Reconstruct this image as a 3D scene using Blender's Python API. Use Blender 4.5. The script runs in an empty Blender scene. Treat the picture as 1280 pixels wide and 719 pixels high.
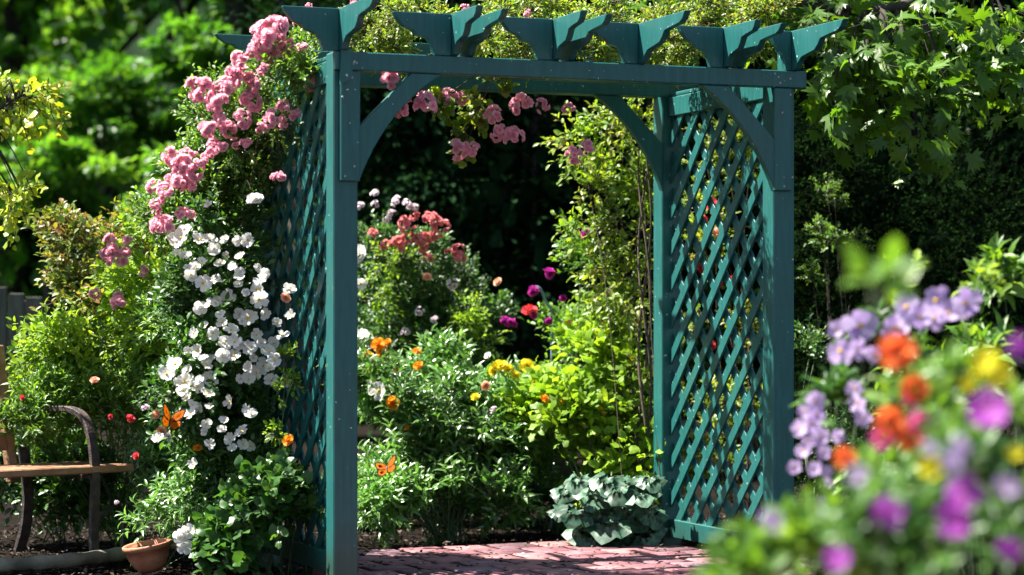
import bpy, bmesh, math, random
import numpy as np
from mathutils import Vector, Matrix

# ------------------------------------------------------------------ camera, light, exposure
R = math.radians
SC = bpy.context.scene
COL = SC.collection
CAMH = 1.084; HOR = 398.0; F = 2920.0
cam_d = bpy.data.cameras.new('camera'); cam = bpy.data.objects.new('camera', cam_d); COL.objects.link(cam)
cam.location = (0, 0, CAMH); cam.rotation_euler = (R(90), 0, 0)
cam_d.sensor_width = 36; cam_d.lens = F / 1280 * 36
cam_d.shift_y = (HOR - 359.5) / 1280
cam_d.clip_start = .1; cam_d.clip_end = 400
cam_d.dof.use_dof = True; cam_d.dof.focus_distance = 10.3; cam_d.dof.aperture_fstop = 1.9
SC.camera = cam

SUN = Vector((-.50, .12, .82)).normalized()
wd = bpy.data.worlds.new('World'); SC.world = wd; wd.use_nodes = True
nt = wd.node_tree; bg = nt.nodes['Background']
sky = nt.nodes.new('ShaderNodeTexSky'); sky.sky_type = 'NISHITA'; sky.sun_disc = False
sky.sun_elevation = math.asin(SUN.z); sky.sun_rotation = math.atan2(SUN.x, SUN.y)
nt.links.new(sky.outputs[0], bg.inputs[0]); bg.inputs[1].default_value = .05
sl = bpy.data.lights.new('sun', 'SUN'); sl.energy = 5.0; sl.angle = R(.5); sl.color = (1, .95, .86)
so = bpy.data.objects.new('sun', sl); COL.objects.link(so)
so.rotation_euler = SUN.to_track_quat('Z', 'Y').to_euler()
vs = SC.view_settings
vs.view_transform = 'Standard'; vs.look = 'None'; vs.exposure = 2.15; vs.gamma = 1; vs.use_curve_mapping = False
cy = SC.cycles
cy.max_bounces = 6; cy.diffuse_bounces = 3; cy.glossy_bounces = 2; cy.transmission_bounces = 4; cy.transparent_max_bounces = 4
cy.use_denoising = True; cy.sample_clamp_indirect = 6
cy.use_adaptive_sampling = True; cy.adaptive_threshold = .02

rng = np.random.default_rng(7)
random.seed(7)

# ------------------------------------------------------------------ helpers
def at(px, py, Y):
    "a point of the garden seen at that place of the photo, Y metres away"
    return Vector(((px - 640) / F * Y, Y, CAMH + (HOR - py) / F * Y))
def gnd(px, py):
    Y = CAMH * F / (py - HOR); return Vector(((px - 640) / F * Y, Y, 0))

def link(o, parent=None):
    COL.objects.link(o)
    if parent is not None: o.parent = parent
    return o
def tag(o, label=None, cat=None, group=None, kind=None):
    if label: o['label'] = label
    if cat: o['category'] = cat
    if group: o['group'] = group
    if kind: o['kind'] = kind
    return o
def empty(name, loc=(0, 0, 0), rz=0):
    o = bpy.data.objects.new(name, None); o.location = loc; o.rotation_euler = (0, 0, rz)
    o.empty_display_size = .1
    return link(o)

def unit(a):
    return a / np.maximum(np.linalg.norm(a, axis=-1, keepdims=True), 1e-9)
def rnd3(n):
    return unit(rng.normal(size=(n, 3)))

class Geo:
    "collects instances of small triangle templates into one mesh"
    def __init__(s): s.v = []; s.f = []; s.r = []; s.u = []; s.m = []; s.n = 0
    def add(s, T, pos, d, nrm, ln, wd, rnd=None, mat=0, th=None):
        tv, tf = T[0], T[1]
        pos = np.atleast_2d(pos); N = len(pos)
        d = unit(d); side = unit(np.cross(nrm, d)); up = np.cross(d, side)
        ln = np.broadcast_to(np.asarray(ln, float).reshape(-1, 1, 1) if np.ndim(ln) else ln, (N, 1, 1))
        wd = np.broadcast_to(np.asarray(wd, float).reshape(-1, 1, 1) if np.ndim(wd) else wd, (N, 1, 1))
        V = pos[:, None] + d[:, None] * tv[None, :, 0:1] * ln + side[:, None] * tv[None, :, 1:2] * wd + up[:, None] * tv[None, :, 2:3] * ln
        k = len(tv)
        Fc = tf[None] + (np.arange(N) * k)[:, None, None] + s.n
        s.v.append(V.reshape(-1, 3)); s.f.append(Fc.reshape(-1, 3))
        if rnd is None: rnd = rng.random(N)
        s.r.append(np.repeat(rnd, k)); s.u.append(np.tile(T[2], N)); s.m.append(np.full(N * len(tf), mat, np.int32))
        s.n += N * k
    def raw(s, v, f, mat=0, rnd=.5, u=.5):
        v = np.asarray(v, float); f = np.asarray(f, int)
        s.v.append(v); s.f.append(f + s.n); s.r.append(np.full(len(v), rnd)); s.u.append(np.broadcast_to(np.asarray(u, float), (len(v),)))
        s.m.append(np.full(len(f), mat, np.int32)); s.n += len(v)
    def mesh(s, name, mats, smooth=False):
        me = bpy.data.meshes.new(name)
        v = np.concatenate(s.v).astype(np.float32); f = np.concatenate(s.f).astype(np.int32)
        me.vertices.add(len(v)); me.vertices.foreach_set('co', v.ravel())
        me.loops.add(f.size); me.loops.foreach_set('vertex_index', f.ravel())
        me.polygons.add(len(f)); me.polygons.foreach_set('loop_start', np.arange(0, f.size, 3, dtype=np.int32))
        me.polygons.foreach_set('loop_total', np.full(len(f), 3, np.int32))
        me.polygons.foreach_set('material_index', np.concatenate(s.m))
        if smooth: me.polygons.foreach_set('use_smooth', np.ones(len(f), bool))
        for nm, a in (('rnd', s.r), ('u', s.u)):
            at_ = me.attributes.new(nm, 'FLOAT', 'POINT'); at_.data.foreach_set('value', np.concatenate(a).astype(np.float32))
        for m in (mats if isinstance(mats, (list, tuple)) else [mats]): me.materials.append(m)
        me.update(calc_edges=True)
        return me
    def build(s, name, mats, parent=None, smooth=False):
        o = bpy.data.objects.new(name, s.mesh(name, mats, smooth)); return link(o, parent)

def tubes(g, A, B, ra, rb, n=4, mat=0, rnd=.5):
    "straight tapered prisms A->B (N,3)"
    A = np.atleast_2d(A); B = np.atleast_2d(B); N = len(A)
    d = unit(B - A); ref = np.where(np.abs(d[:, 2:3]) > .9, [[1., 0, 0]], [[0, 0, 1.]])
    x = unit(np.cross(d, ref)); y = np.cross(d, x)
    a = np.arange(n) / n * 2 * np.pi
    ring = x[:, None] * np.cos(a)[None, :, None] + y[:, None] * np.sin(a)[None, :, None]
    ra = np.broadcast_to(np.asarray(ra, float), (N,))[:, None, None]; rb = np.broadcast_to(np.asarray(rb, float), (N,))[:, None, None]
    V = np.concatenate([A[:, None] + ring * ra, B[:, None] + ring * rb], 1)
    i = np.arange(n); j = (i + 1) % n
    t = np.concatenate([np.stack([i, j, j + n], 1), np.stack([i, j + n, i + n], 1)])
    Fc = t[None] + (np.arange(N) * 2 * n)[:, None, None]
    g.raw(V.reshape(-1, 3), Fc.reshape(-1, 3), mat, rnd)

def path_tube(g, pts, rad, n=8, mat=0, rnd=.5):
    "one smooth tube along a polyline"
    P = np.array([tuple(p) for p in pts], float); m = len(P); rad = np.broadcast_to(np.asarray(rad, float), (m,))
    d = unit(np.gradient(P, axis=0)); ref = np.array([0, 0, 1.]) if abs(d[0, 2]) < .9 else np.array([1., 0, 0])
    V = []; x = unit(np.cross(d[0], ref))
    for i in range(m):
        x = unit(x - d[i] * np.dot(x, d[i])); y = np.cross(d[i], x)
        for k in range(n):
            a = 2 * np.pi * k / n; V.append(P[i] + (x * np.cos(a) + y * np.sin(a)) * rad[i])
    f = []
    for i in range(m - 1):
        for k in range(n):
            a, b = i * n + k, i * n + (k + 1) % n
            f += [(a, b, b + n), (a, b + n, a + n)]
    V += [P[0], P[-1]]; c = m * n
    for k in range(n):
        f.append((c, (k + 1) % n, k)); f.append((c + 1, (m - 1) * n + k, (m - 1) * n + (k + 1) % n))
    g.raw(V, f, mat, rnd)
def curve3(ps, n=8):
    "Catmull-Rom through points"
    ps = [np.array(tuple(p), float) for p in ps]; P = [2 * ps[0] - ps[1]] + ps + [2 * ps[-1] - ps[-2]]; out = []
    for i in range(1, len(P) - 2):
        for k in range(n):
            t = k / n; a, b, c, d = P[i - 1:i + 3]
            out.append(.5 * (2 * b + (c - a) * t + (2 * a - 5 * b + 4 * c - d) * t * t + (3 * b - a - 3 * c + d) * t ** 3))
    out.append(ps[-1]); return out

def bm_obj(name, bm, mat, parent=None, bevel=0):
    if bevel:
        bmesh.ops.remove_doubles(bm, verts=bm.verts, dist=1e-5)
        es = [e for e in bm.edges if len(e.link_faces) == 2 and e.calc_face_angle(0) > .5]
        bmesh.ops.bevel(bm, geom=es, offset=bevel, segments=1, affect='EDGES', profile=.5)
    bmesh.ops.recalc_face_normals(bm, faces=bm.faces)
    me = bpy.data.meshes.new(name); bm.to_mesh(me); bm.free()
    for m in (mat if isinstance(mat, (list, tuple)) else [mat]): me.materials.append(m)
    return link(bpy.data.objects.new(name, me), parent)
def prism(bm, pts, off):
    "closed outline pts (3D, planar) swept by the vector off"
    a = [bm.verts.new(p) for p in pts]; b = [bm.verts.new(Vector(p) + Vector(off)) for p in pts]
    bm.faces.new(a[::-1]); bm.faces.new(b); n = len(a)
    for i in range(n): bm.faces.new((a[i], a[(i + 1) % n], b[(i + 1) % n], b[i]))
def box(bm, o, ax, ay, az, mi=0):
    "box from corner o with three edge vectors"
    o = Vector(o); ax, ay, az = Vector(ax), Vector(ay), Vector(az)
    v = [bm.verts.new(o + ax * i + ay * j + az * k) for i in (0, 1) for j in (0, 1) for k in (0, 1)]
    for q in ((0, 1, 3, 2), (4, 6, 7, 5), (0, 4, 5, 1), (2, 3, 7, 6), (0, 2, 6, 4), (1, 5, 7, 3)):
        f = bm.faces.new([v[i] for i in q]); f.material_index = mi

# ------------------------------------------------------------------ materials
def newmat(name):
    m = bpy.data.materials.new(name); m.use_nodes = True; m.node_tree.nodes.clear(); return m, m.node_tree
def N_(t, ty, **kw):
    n = t.nodes.new(ty)
    for k, v in kw.items(): setattr(n, k, v)
    return n
def ramp(t, fac, cols):
    r = N_(t, 'ShaderNodeValToRGB'); el = r.color_ramp.elements
    while len(el) < len(cols): el.new(.5)
    for e, (p, c) in zip(el, cols): e.position = p; e.color = (*c, 1)
    t.links.new(fac, r.inputs[0]); return r.outputs[0]
def attr(t, n):
    return N_(t, 'ShaderNodeAttribute', attribute_name=n).outputs['Fac']

def leaf_mat(name, cols, trans=.35, rough=.42, tint=(1.5, 1.35, .55), spec=.5, ns=2.2, nlo=.7, nhi=1.3):
    m, t = newmat(name)
    n = len(cols); c = ramp(t, attr(t, 'rnd'), [(i / max(1, n - 1), cc) for i, cc in enumerate(cols)])
    geo = N_(t, 'ShaderNodeNewGeometry')
    noise = N_(t, 'ShaderNodeTexNoise'); noise.inputs['Scale'].default_value = ns; noise.inputs['Detail'].default_value = 2
    t.links.new(geo.outputs['Position'], noise.inputs['Vector'])
    hv = N_(t, 'ShaderNodeHueSaturation')
    mr = N_(t, 'ShaderNodeMapRange'); mr.inputs[1].default_value = .3; mr.inputs[2].default_value = .7; mr.inputs[3].default_value = nlo; mr.inputs[4].default_value = nhi
    t.links.new(noise.outputs[0], mr.inputs[0]); t.links.new(mr.outputs[0], hv.inputs['Value']); t.links.new(c, hv.inputs['Color'])
    p = N_(t, 'ShaderNodeBsdfPrincipled'); t.links.new(hv.outputs[0], p.inputs['Base Color'])
    p.inputs['Roughness'].default_value = rough; p.inputs['Specular IOR Level'].default_value = spec
    tr = N_(t, 'ShaderNodeBsdfTranslucent'); mu = N_(t, 'ShaderNodeMix', data_type='RGBA', blend_type='MULTIPLY'); mu.inputs[0].default_value = 1
    t.links.new(hv.outputs[0], mu.inputs[6]); mu.inputs[7].default_value = (*tint, 1); t.links.new(mu.outputs[2], tr.inputs[0])
    mx = N_(t, 'ShaderNodeMixShader'); mx.inputs[0].default_value = trans
    t.links.new(p.outputs[0], mx.inputs[1]); t.links.new(tr.outputs[0], mx.inputs[2])
    o = N_(t, 'ShaderNodeOutputMaterial'); t.links.new(mx.outputs[0], o.inputs[0]); return m

def petal_mat(name, base, tip, alt=None, trans=.45):
    m, t = newmat(name)
    c = ramp(t, attr(t, 'u'), [(0, base), (.45, tuple((a + b) / 2 for a, b in zip(base, tip))), (1, tip)])
    if alt:
        mx0 = N_(t, 'ShaderNodeMix', data_type='RGBA'); t.links.new(attr(t, 'rnd'), mx0.inputs[0]); t.links.new(c, mx0.inputs[6]); mx0.inputs[7].default_value = (*alt, 1); c = mx0.outputs[2]
    p = N_(t, 'ShaderNodeBsdfPrincipled'); t.links.new(c, p.inputs['Base Color']); p.inputs['Roughness'].default_value = .6; p.inputs['Specular IOR Level'].default_value = .25
    tr = N_(t, 'ShaderNodeBsdfTranslucent'); t.links.new(c, tr.inputs[0])
    mx = N_(t, 'ShaderNodeMixShader'); mx.inputs[0].default_value = trans
    t.links.new(p.outputs[0], mx.inputs[1]); t.links.new(tr.outputs[0], mx.inputs[2])
    o = N_(t, 'ShaderNodeOutputMaterial'); t.links.new(mx.outputs[0], o.inputs[0]); return m

def solid_mat(name, c1, c2, scale=6, rough=.6, bump=.2, stretch=(1, 1, 1), spec=.5, detail=6, lo=.35, hi=.65, bscale=None):
    m, t = newmat(name)
    tc = N_(t, 'ShaderNodeTexCoord'); mp = N_(t, 'ShaderNodeMapping'); mp.inputs['Scale'].default_value = stretch
    t.links.new(tc.outputs['Object'], mp.inputs[0])
    no = N_(t, 'ShaderNodeTexNoise'); no.inputs['Scale'].default_value = scale; no.inputs['Detail'].default_value = detail
    t.links.new(mp.outputs[0], no.inputs['Vector'])
    c = ramp(t, no.outputs[0], [(lo, c1), (hi, c2)])
    p = N_(t, 'ShaderNodeBsdfPrincipled'); t.links.new(c, p.inputs['Base Color']); p.inputs['Roughness'].default_value = rough; p.inputs['Specular IOR Level'].default_value = spec
    if bump:
        n2 = N_(t, 'ShaderNodeTexNoise'); n2.inputs['Scale'].default_value = bscale or scale * 4; n2.inputs['Detail'].default_value = 4; t.links.new(mp.outputs[0], n2.inputs['Vector'])
        b = N_(t, 'ShaderNodeBump'); b.inputs['Strength'].default_value = bump; b.inputs['Distance'].default_value = .01
        t.links.new(n2.outputs[0], b.inputs['Height']); t.links.new(b.outputs[0], p.inputs['Normal'])
    o = N_(t, 'ShaderNodeOutputMaterial'); t.links.new(p.outputs[0], o.inputs[0]); return m

def paint_mat():
    m, t = newmat('teal_paint')
    tc = N_(t, 'ShaderNodeTexCoord')
    mp = N_(t, 'ShaderNodeMapping'); mp.inputs['Scale'].default_value = (14, 14, 1.6); t.links.new(tc.outputs['Object'], mp.inputs[0])
    gr = N_(t, 'ShaderNodeTexNoise'); gr.inputs['Scale'].default_value = 4; gr.inputs['Detail'].default_value = 8; t.links.new(mp.outputs[0], gr.inputs['Vector'])
    c = ramp(t, gr.outputs[0], [(.3, (.006, .076, .072)), (.7, (.014, .112, .106))])
    # small chips and droppings
    vo = N_(t, 'ShaderNodeTexNoise'); vo.inputs['Scale'].default_value = 60; vo.inputs['Detail'].default_value = 2; t.links.new(tc.outputs['Object'], vo.inputs['Vector'])
    k = ramp(t, vo.outputs[0], [(.73, (0, 0, 0)), (.75, (1, 1, 1))])
    d = N_(t, 'ShaderNodeTexNoise'); d.inputs['Scale'].default_value = 3; d.inputs['Detail'].default_value = 5; t.links.new(tc.outputs['Object'], d.inputs['Vector'])
    dd = ramp(t, d.outputs[0], [(.45, (0, 0, 0)), (.75, (.3, .3, .3))])
    sx = N_(t, 'ShaderNodeSeparateXYZ'); t.links.new(tc.outputs['Object'], sx.inputs[0])
    dz = N_(t, 'ShaderNodeMath', operation='MULTIPLY_ADD'); t.links.new(d.outputs[0], dz.inputs[0]); dz.inputs[1].default_value = .8; t.links.new(sx.outputs[2], dz.inputs[2])
    mud = ramp(t, dz.outputs[0], [(.42, (.75, .75, .75)), (.62, (0, 0, 0))])       # soil splash on the lowest hand's breadth of the posts
    m0 = N_(t, 'ShaderNodeMix', data_type='RGBA'); t.links.new(mud, m0.inputs[0]); t.links.new(c, m0.inputs[6]); m0.inputs[7].default_value = (.022, .040, .024, 1); c = m0.outputs[2]
    m1 = N_(t, 'ShaderNodeMix', data_type='RGBA'); t.links.new(dd, m1.inputs[0]); t.links.new(c, m1.inputs[6]); m1.inputs[7].default_value = (.03, .09, .07, 1)
    m2 = N_(t, 'ShaderNodeMix', data_type='RGBA'); t.links.new(k, m2.inputs[0]); t.links.new(m1.outputs[2], m2.inputs[6]); m2.inputs[7].default_value = (.55, .62, .55, 1)
    p = N_(t, 'ShaderNodeBsdfPrincipled'); t.links.new(m2.outputs[2], p.inputs['Base Color'])
    p.inputs['Roughness'].default_value = .42; p.inputs['Specular IOR Level'].default_value = .45
    b = N_(t, 'ShaderNodeBump'); b.inputs['Strength'].default_value = .15; b.inputs['Distance'].default_value = .004
    t.links.new(gr.outputs[0], b.inputs['Height']); t.links.new(b.outputs[0], p.inputs['Normal'])
    o = N_(t, 'ShaderNodeOutputMaterial'); t.links.new(p.outputs[0], o.inputs[0]); return m

M = {}
M['teal'] = paint_mat()
M['deep'] = leaf_mat('deep_green_leaf', [(.025, .085, .016), (.045, .13, .022), (.085, .19, .03)], .4)
M['mid'] = leaf_mat('mid_green_leaf', [(.05, .14, .018), (.10, .22, .025), (.18, .31, .04)], .48)
M['lime'] = leaf_mat('lime_leaf', [(.11, .23, .018), (.18, .32, .025), (.28, .40, .04)], .5, .5, spec=.28)
M['sage'] = leaf_mat('sage_leaf', [(.06, .16, .03), (.11, .24, .05), (.19, .33, .10)], .42, .32, (1.2, 1.3, .6), .8)
M['rosy'] = leaf_mat('bronze_tipped_leaf', [(.06, .15, .03), (.13, .22, .03), (.25, .22, .05), (.28, .10, .05)], .4)
M['vine'] = leaf_mat('vine_leaf', [(.07, .16, .015), (.13, .24, .02), (.22, .31, .03), (.24, .17, .05)], .5)
M['maple'] = leaf_mat('maple_leaf', [(.045, .12, .012), (.08, .18, .016), (.14, .26, .025)], .5, .4, (1.5, 1.4, .4))
M['yellowleaf'] = leaf_mat('yellow_green_leaf', [(.20, .30, .02), (.28, .36, .03), (.35, .38, .04)], .5)
M['silver'] = leaf_mat('silver_green_leaf', [(.012, .044, .022), (.024, .068, .036), (.045, .105, .06)], .12, .5, (1.1, 1.2, .8), .5, 38, .35, 2.2)
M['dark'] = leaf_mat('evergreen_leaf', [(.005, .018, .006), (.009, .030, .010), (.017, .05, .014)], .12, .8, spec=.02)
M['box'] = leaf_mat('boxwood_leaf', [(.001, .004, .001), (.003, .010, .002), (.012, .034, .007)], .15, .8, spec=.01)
M['wood'] = leaf_mat('woodland_leaf', [(.03, .12, .015), (.07, .21, .02), (.19, .36, .035)], .55)
M['darktwig'] = solid_mat('dark_twig', (.002, .003, .002), (.006, .006, .004), 30, .9, 0, spec=.05)
M['stem'] = solid_mat('green_stem', (.03, .07, .02), (.06, .09, .03), 30, .6, 0)
M['cane'] = solid_mat('woody_cane', (.05, .035, .022), (.09, .065, .04), 30, .8, .3)
M['bark'] = solid_mat('bark', (.02, .015, .011), (.05, .04, .03), 8, .9, .8, (1, 1, .25))
PET = {
 'pink': petal_mat('pink_petal', (.86, .20, .34), (.94, .52, .60), (.93, .55, .64)),
 'coral': petal_mat('coral_petal', (.72, .10, .12), (.88, .28, .28), (.9, .42, .42)),
 'white': petal_mat('white_petal', (.72, .66, .42), (.82, .80, .74), (.78, .77, .78)),
 'pale': petal_mat('pale_pink_petal', (.7, .45, .5), (.82, .66, .74), (.85, .8, .82)),
 'magenta': petal_mat('magenta_petal', (.30, .01, .14), (.55, .05, .36), (.45, .03, .33)),
 'red': petal_mat('red_petal', (.5, .01, .02), (.72, .04, .06), (.7, .1, .1)),
 'orange': petal_mat('orange_petal', (.75, .22, .01), (.85, .40, .02), (.85, .3, .02)),
 'yellow': petal_mat('yellow_petal', (.8, .5, .01), (.85, .72, .02), (.85, .7, .05)), 'pansy': petal_mat('pansy_petal', (.7, .6, .01), (.75, .72, .01), trans=.3),
 'vermilion': petal_mat('vermilion_petal', (.8, .10, .03), (.90, .24, .05), (.88, .2, .06)),
 'hotpink': petal_mat('hot_pink_petal', (.75, .04, .2), (.85, .14, .35), (.8, .2, .5)),
 'lilac': petal_mat('lilac_petal', (.33, .20, .48), (.48, .35, .64), (.52, .42, .64)),
 'purple': petal_mat('purple_petal', (.22, .01, .2), (.36, .04, .42), (.42, .1, .5)),
 'peach': petal_mat('peach_petal', (.8, .3, .15), (.85, .5, .35), (.85, .45, .3)),
}
M['eye'] = solid_mat('flower_eye', (.6, .35, .02), (.75, .5, .04), 40, .8, 0)

# ------------------------------------------------------------------ leaf templates  (along, across, up), faces, u
def tri(*q): return np.array(q)
def T_(v, f, u=None):
    v = np.array(v, float); return v, np.array(f), (np.array(u, float) if u is not None else v[:, 0])
OVAL = T_([(0, 0, 0), (.28, .42, .05), (.28, 0, -.03), (.28, -.42, .05), (.66, .40, .03), (.66, 0, -.06), (.66, -.40, .03), (1, 0, -.16)],
          [(0, 2, 1), (0, 3, 2), (1, 2, 5), (1, 5, 4), (2, 3, 6), (2, 6, 5), (4, 5, 7), (5, 6, 7)])
LANCE = T_([(0, 0, 0), (.3, .5, .05), (.3, 0, -.02), (.3, -.5, .05), (.65, .32, -.04), (.65, 0, -.10), (.65, -.32, -.04), (1, 0, -.3)],
           [(0, 2, 1), (0, 3, 2), (1, 2, 5), (1, 5, 4), (2, 3, 6), (2, 6, 5), (4, 5, 7), (5, 6, 7)])
RHOMB = T_([(0, 0, 0), (.5, .5, .08), (1, 0, -.08), (.5, -.5, .08)], [(0, 2, 1), (0, 3, 2)])
def fan(outline, c=(.38, 0, -.03)):
    n = len(outline); v = [c] + outline; f = [(0, i + 1, (i + 1) % n + 1) for i in range(n)]
    return T_(v, f)
def maple_leaf():
    o = []
    lobes = [(-150, .34), (-128, .2), (-88, .52), (-78, .36), (-58, .58), (-48, .30), (-22, .60), (-14, .44), (0, .72), (14, .44), (22, .60), (48, .30), (58, .58), (78, .36), (88, .52), (128, .2), (150, .34)]
    for a, r in lobes: o.append((.35 + r * math.cos(R(a)), r * 1.15 * math.sin(R(a)), -.12 * r))
    return fan(o, (.35, 0, .02))
MAPLE = maple_leaf()
def curled(T, a, b):
    v = T[0].copy(); v[:, 2] += -a * (v[:, 0] - .2) ** 2 + b * np.abs(v[:, 1]) + .04 * np.sin(v[:, 0] * 9 + v[:, 1] * 7); return v, T[1], T[2]
MAPLES = [curled(MAPLE, .5, .15), curled(MAPLE, .15, -.3), curled(MAPLE, .8, .3), curled(MAPLE, .3, .05)]
def lobed(n, amp, seed):
    rr = random.Random(seed); o = []
    for i in range(n):
        a = -math.pi + 2 * math.pi * (i + .5) / n; r = .5 * (1 + amp * (1 if i % 2 else -1)) * rr.uniform(.9, 1.1)
        if i in (0, n - 1): r *= .6
        o.append((.5 + r * math.cos(a), r * math.sin(a), .08 * rr.uniform(-1, 1) - .1 * abs(math.cos(a))))
    return fan(o, (.45, 0, .06))
HEART = lobed(12, .05, 3); SCALLOP = lobed(22, .07, 5)

def sprigs(g, st, P, D, L, k, size, T, aspect=.55, spread=60, droop=.25, jit=.35, sr=.0016, up=.75, mat=0):
    "N little stems from P along D, each with k alternate leaves"
    N = len(P); D = unit(D); L = np.broadcast_to(np.asarray(L, float), (N,))
    ref = rnd3(N); x = unit(np.cross(D, ref)); y = np.cross(D, x)
    tip = P + D * L[:, None] + np.array([0, 0, -1.]) * (droop * L)[:, None]
    if st is not None: tubes(st, P, tip, sr * 1.3, sr * .6, 3)
    brn = rng.random(N)
    for i in range(k):
        t = .18 + .82 * (i + .5) / k
        pos = P + D * (L * t)[:, None] + np.array([0, 0, -1.]) * (droop * L * t * t)[:, None]
        a = i * 2.4 + rng.random(N) * .8
        perp = x * np.cos(a)[:, None] + y * np.sin(a)[:, None]
        sp = R(spread) * (1 - .5 * t) * (1 + rng.normal(size=N) * .2)
        d = D * np.cos(sp)[:, None] + perp * np.sin(sp)[:, None] + rng.normal(size=(N, 3)) * jit * .5
        d[:, 2] -= droop * .5
        n = np.array([-.12, -.38, up]) + D * .35 + rng.normal(size=(N, 3)) * jit
        s = size * (1 - .35 * abs(t - .5)) * rng.uniform(.6, 1.25, N)
        TT = T[i % len(T)] if isinstance(T, list) else T
        g.add(TT, pos, d, n, s, s * aspect * rng.uniform(.8, 1.15, N), np.clip(brn * .6 + rng.random(N) * .4, 0, 1), mat)

def blob(px, py, rx, ry, Y, rd=None):
    c = at(px, py, Y); s = Y / F
    return (np.array(c), np.array([rx * s, rd if rd else min(rx, ry) * s, ry * s]))

def sample_blobs(blobs, n, inner=.5):
    w = np.array([b[1][0] * b[1][2] for b in blobs]) ; w = w / w.sum()
    idx = rng.choice(len(blobs), n, p=w); C = np.array([b[0] for b in blobs])[idx]; S = np.array([b[1] for b in blobs])[idx]
    u = rnd3(n); r = (inner + (1 - inner) * rng.random(n))[:, None]
    return C + u * S * r, u, S

def shrub(name, label, cat, base, blobs, mat, T=OVAL, size=.035, n=900, k=6, L=.12, aspect=.55, spread=60, droop=.2, up=.75,
          stems=10, stem_mat='stem', srad=.004, group=None, sub=.35, nsub=None, jit=.35, upd=.5, inner=.35, leafname='foliage', clear=0.):
    root = empty(name, base); root['_'] = 1; del root['_']
    tag(root, label, cat, group)
    base = np.array(tuple(base))
    nsub = nsub or max(6, n // 22)
    SCn, U, S = sample_blobs(blobs, nsub, inner)
    if clear: 
        keep = SCn[:, 2] > clear; SCn, U, S = SCn[keep], U[keep], S[keep]; nsub = len(SCn)
    idx = rng.integers(0, nsub, n)
    rad = (np.minimum(S[:, 0], S[:, 2]) * sub)[idx][:, None]
    u2 = rnd3(n); P = SCn[idx] + u2 * rad * rng.random(n)[:, None] ** .5
    D = u2 * .6 + U[idx] * .5 + np.array([0, 0, upd]) + rng.normal(size=(n, 3)) * .25
    P[:, 2] = np.maximum(P[:, 2], .015)
    g, st = Geo(), Geo()
    sprigs(g, st, P - base, D, L * rng.uniform(.6, 1.3, n), k, size, T, aspect, spread, droop, jit, up=up)
    # main stems
    for i in rng.choice(nsub, min(stems, nsub), replace=False):
        e = SCn[i] - base; s0 = rng.normal(size=3) * [.04, .04, 0]
        mid = s0 * .5 + e * .5 + rng.normal(size=3) * .04 + np.array([0, 0, .1 * np.linalg.norm(e)])
        pts = curve3([s0 + [0, 0, -.03], mid, e], 6); path_tube(st, pts, np.linspace(srad, srad * .35, len(pts)), 5)
    fo = g.build(leafname, M[mat], root)
    so_ = st.build('stems', M[stem_mat], root)
    return root

# ------------------------------------------------------------------ bloom prototypes
def petal(g, d, n, base, ln, wd, cup=.25, nseg=3, rnd=None, notch=0, wave=0., mat=0, u0=0, u1=1):
    "a curved petal as a strip grid"
    rows = []
    prof = [(0, .18), (.35, .8), (.7, 1.), (1., .62)]
    V = []; U = []
    ph = rng.random() * 6
    for j, (t, w) in enumerate(prof):
        for i in range(nseg + 1):
            s = (i / nseg - .5) * w
            tt = t - (notch * (1 - abs(2 * i / nseg - 1)) if j == 3 else 0) - (.08 * abs(2 * i / nseg - 1) if j == 3 else 0)
            V.append((tt, s, cup * (t * t) + .5 * cup * (2 * s) ** 2 + wave * math.sin(ph + i * 2.1 + j * 1.7) * t)); U.append(u0 + (u1 - u0) * t)
    f = []
    for j in range(3):
        for i in range(nseg):
            a = j * (nseg + 1) + i; f += [(a, a + 1, a + nseg + 2), (a, a + nseg + 2, a + nseg + 1)]
    g.add((np.array(V), np.array(f), np.array(U)), np.array([base]), np.array([d]), np.array([n]), ln, wd, np.array([rng.random() if rnd is None else rnd]), mat)

def rose_head(g, c, ax, r, layers=5):
    "rose: spiral of cupped petals round the axis ax"
    ax = np.array(ax) / np.linalg.norm(ax); x = unit(np.cross(ax, [.3, .2, .9])); y = np.cross(ax, x); c = np.array(c)
    a = rng.random() * 6
    for l in range(layers):
        f = l / (layers - 1); n = 3 + l
        for i in range(n):
            a += 2 * np.pi / n + .12; lean = .15 + f * 1.15
            rad = x * np.cos(a) + y * np.sin(a)
            d = ax * math.cos(lean) + rad * math.sin(lean); nn = -rad * math.cos(lean) + ax * math.sin(lean)
            petal(g, d, nn, c + rad * r * .12 * f - ax * r * .25 * f, r * (.55 + .5 * f), r * (.55 + .55 * f), .22 - .3 * f * rng.random(), 3, u0=.1 + .3 * f, u1=.6 + .4 * f, wave=.06)
def proto_rose(name, mat, r=.04, layers=5):
    g = Geo(); rose_head(g, (0, 0, 0), (0, 0, 1), r, layers); return g.mesh(name, PET[mat], True)
def proto_cluster(name, mat, n=7, r=.028, R_=.05, second=None):
    "a truss of small ruffled roses"
    g = Geo(); 
    for i in range(n):
        u = rnd3(1)[0]; u[2] = abs(u[2]) * .8 + .1; u /= np.linalg.norm(u)
        rose_head(g, u * R_ * rng.uniform(.55, 1.05), u + rng.normal(size=3) * .25, r * rng.uniform(.75, 1.2), 4)
    return g.mesh(name, PET[mat], True)
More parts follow.
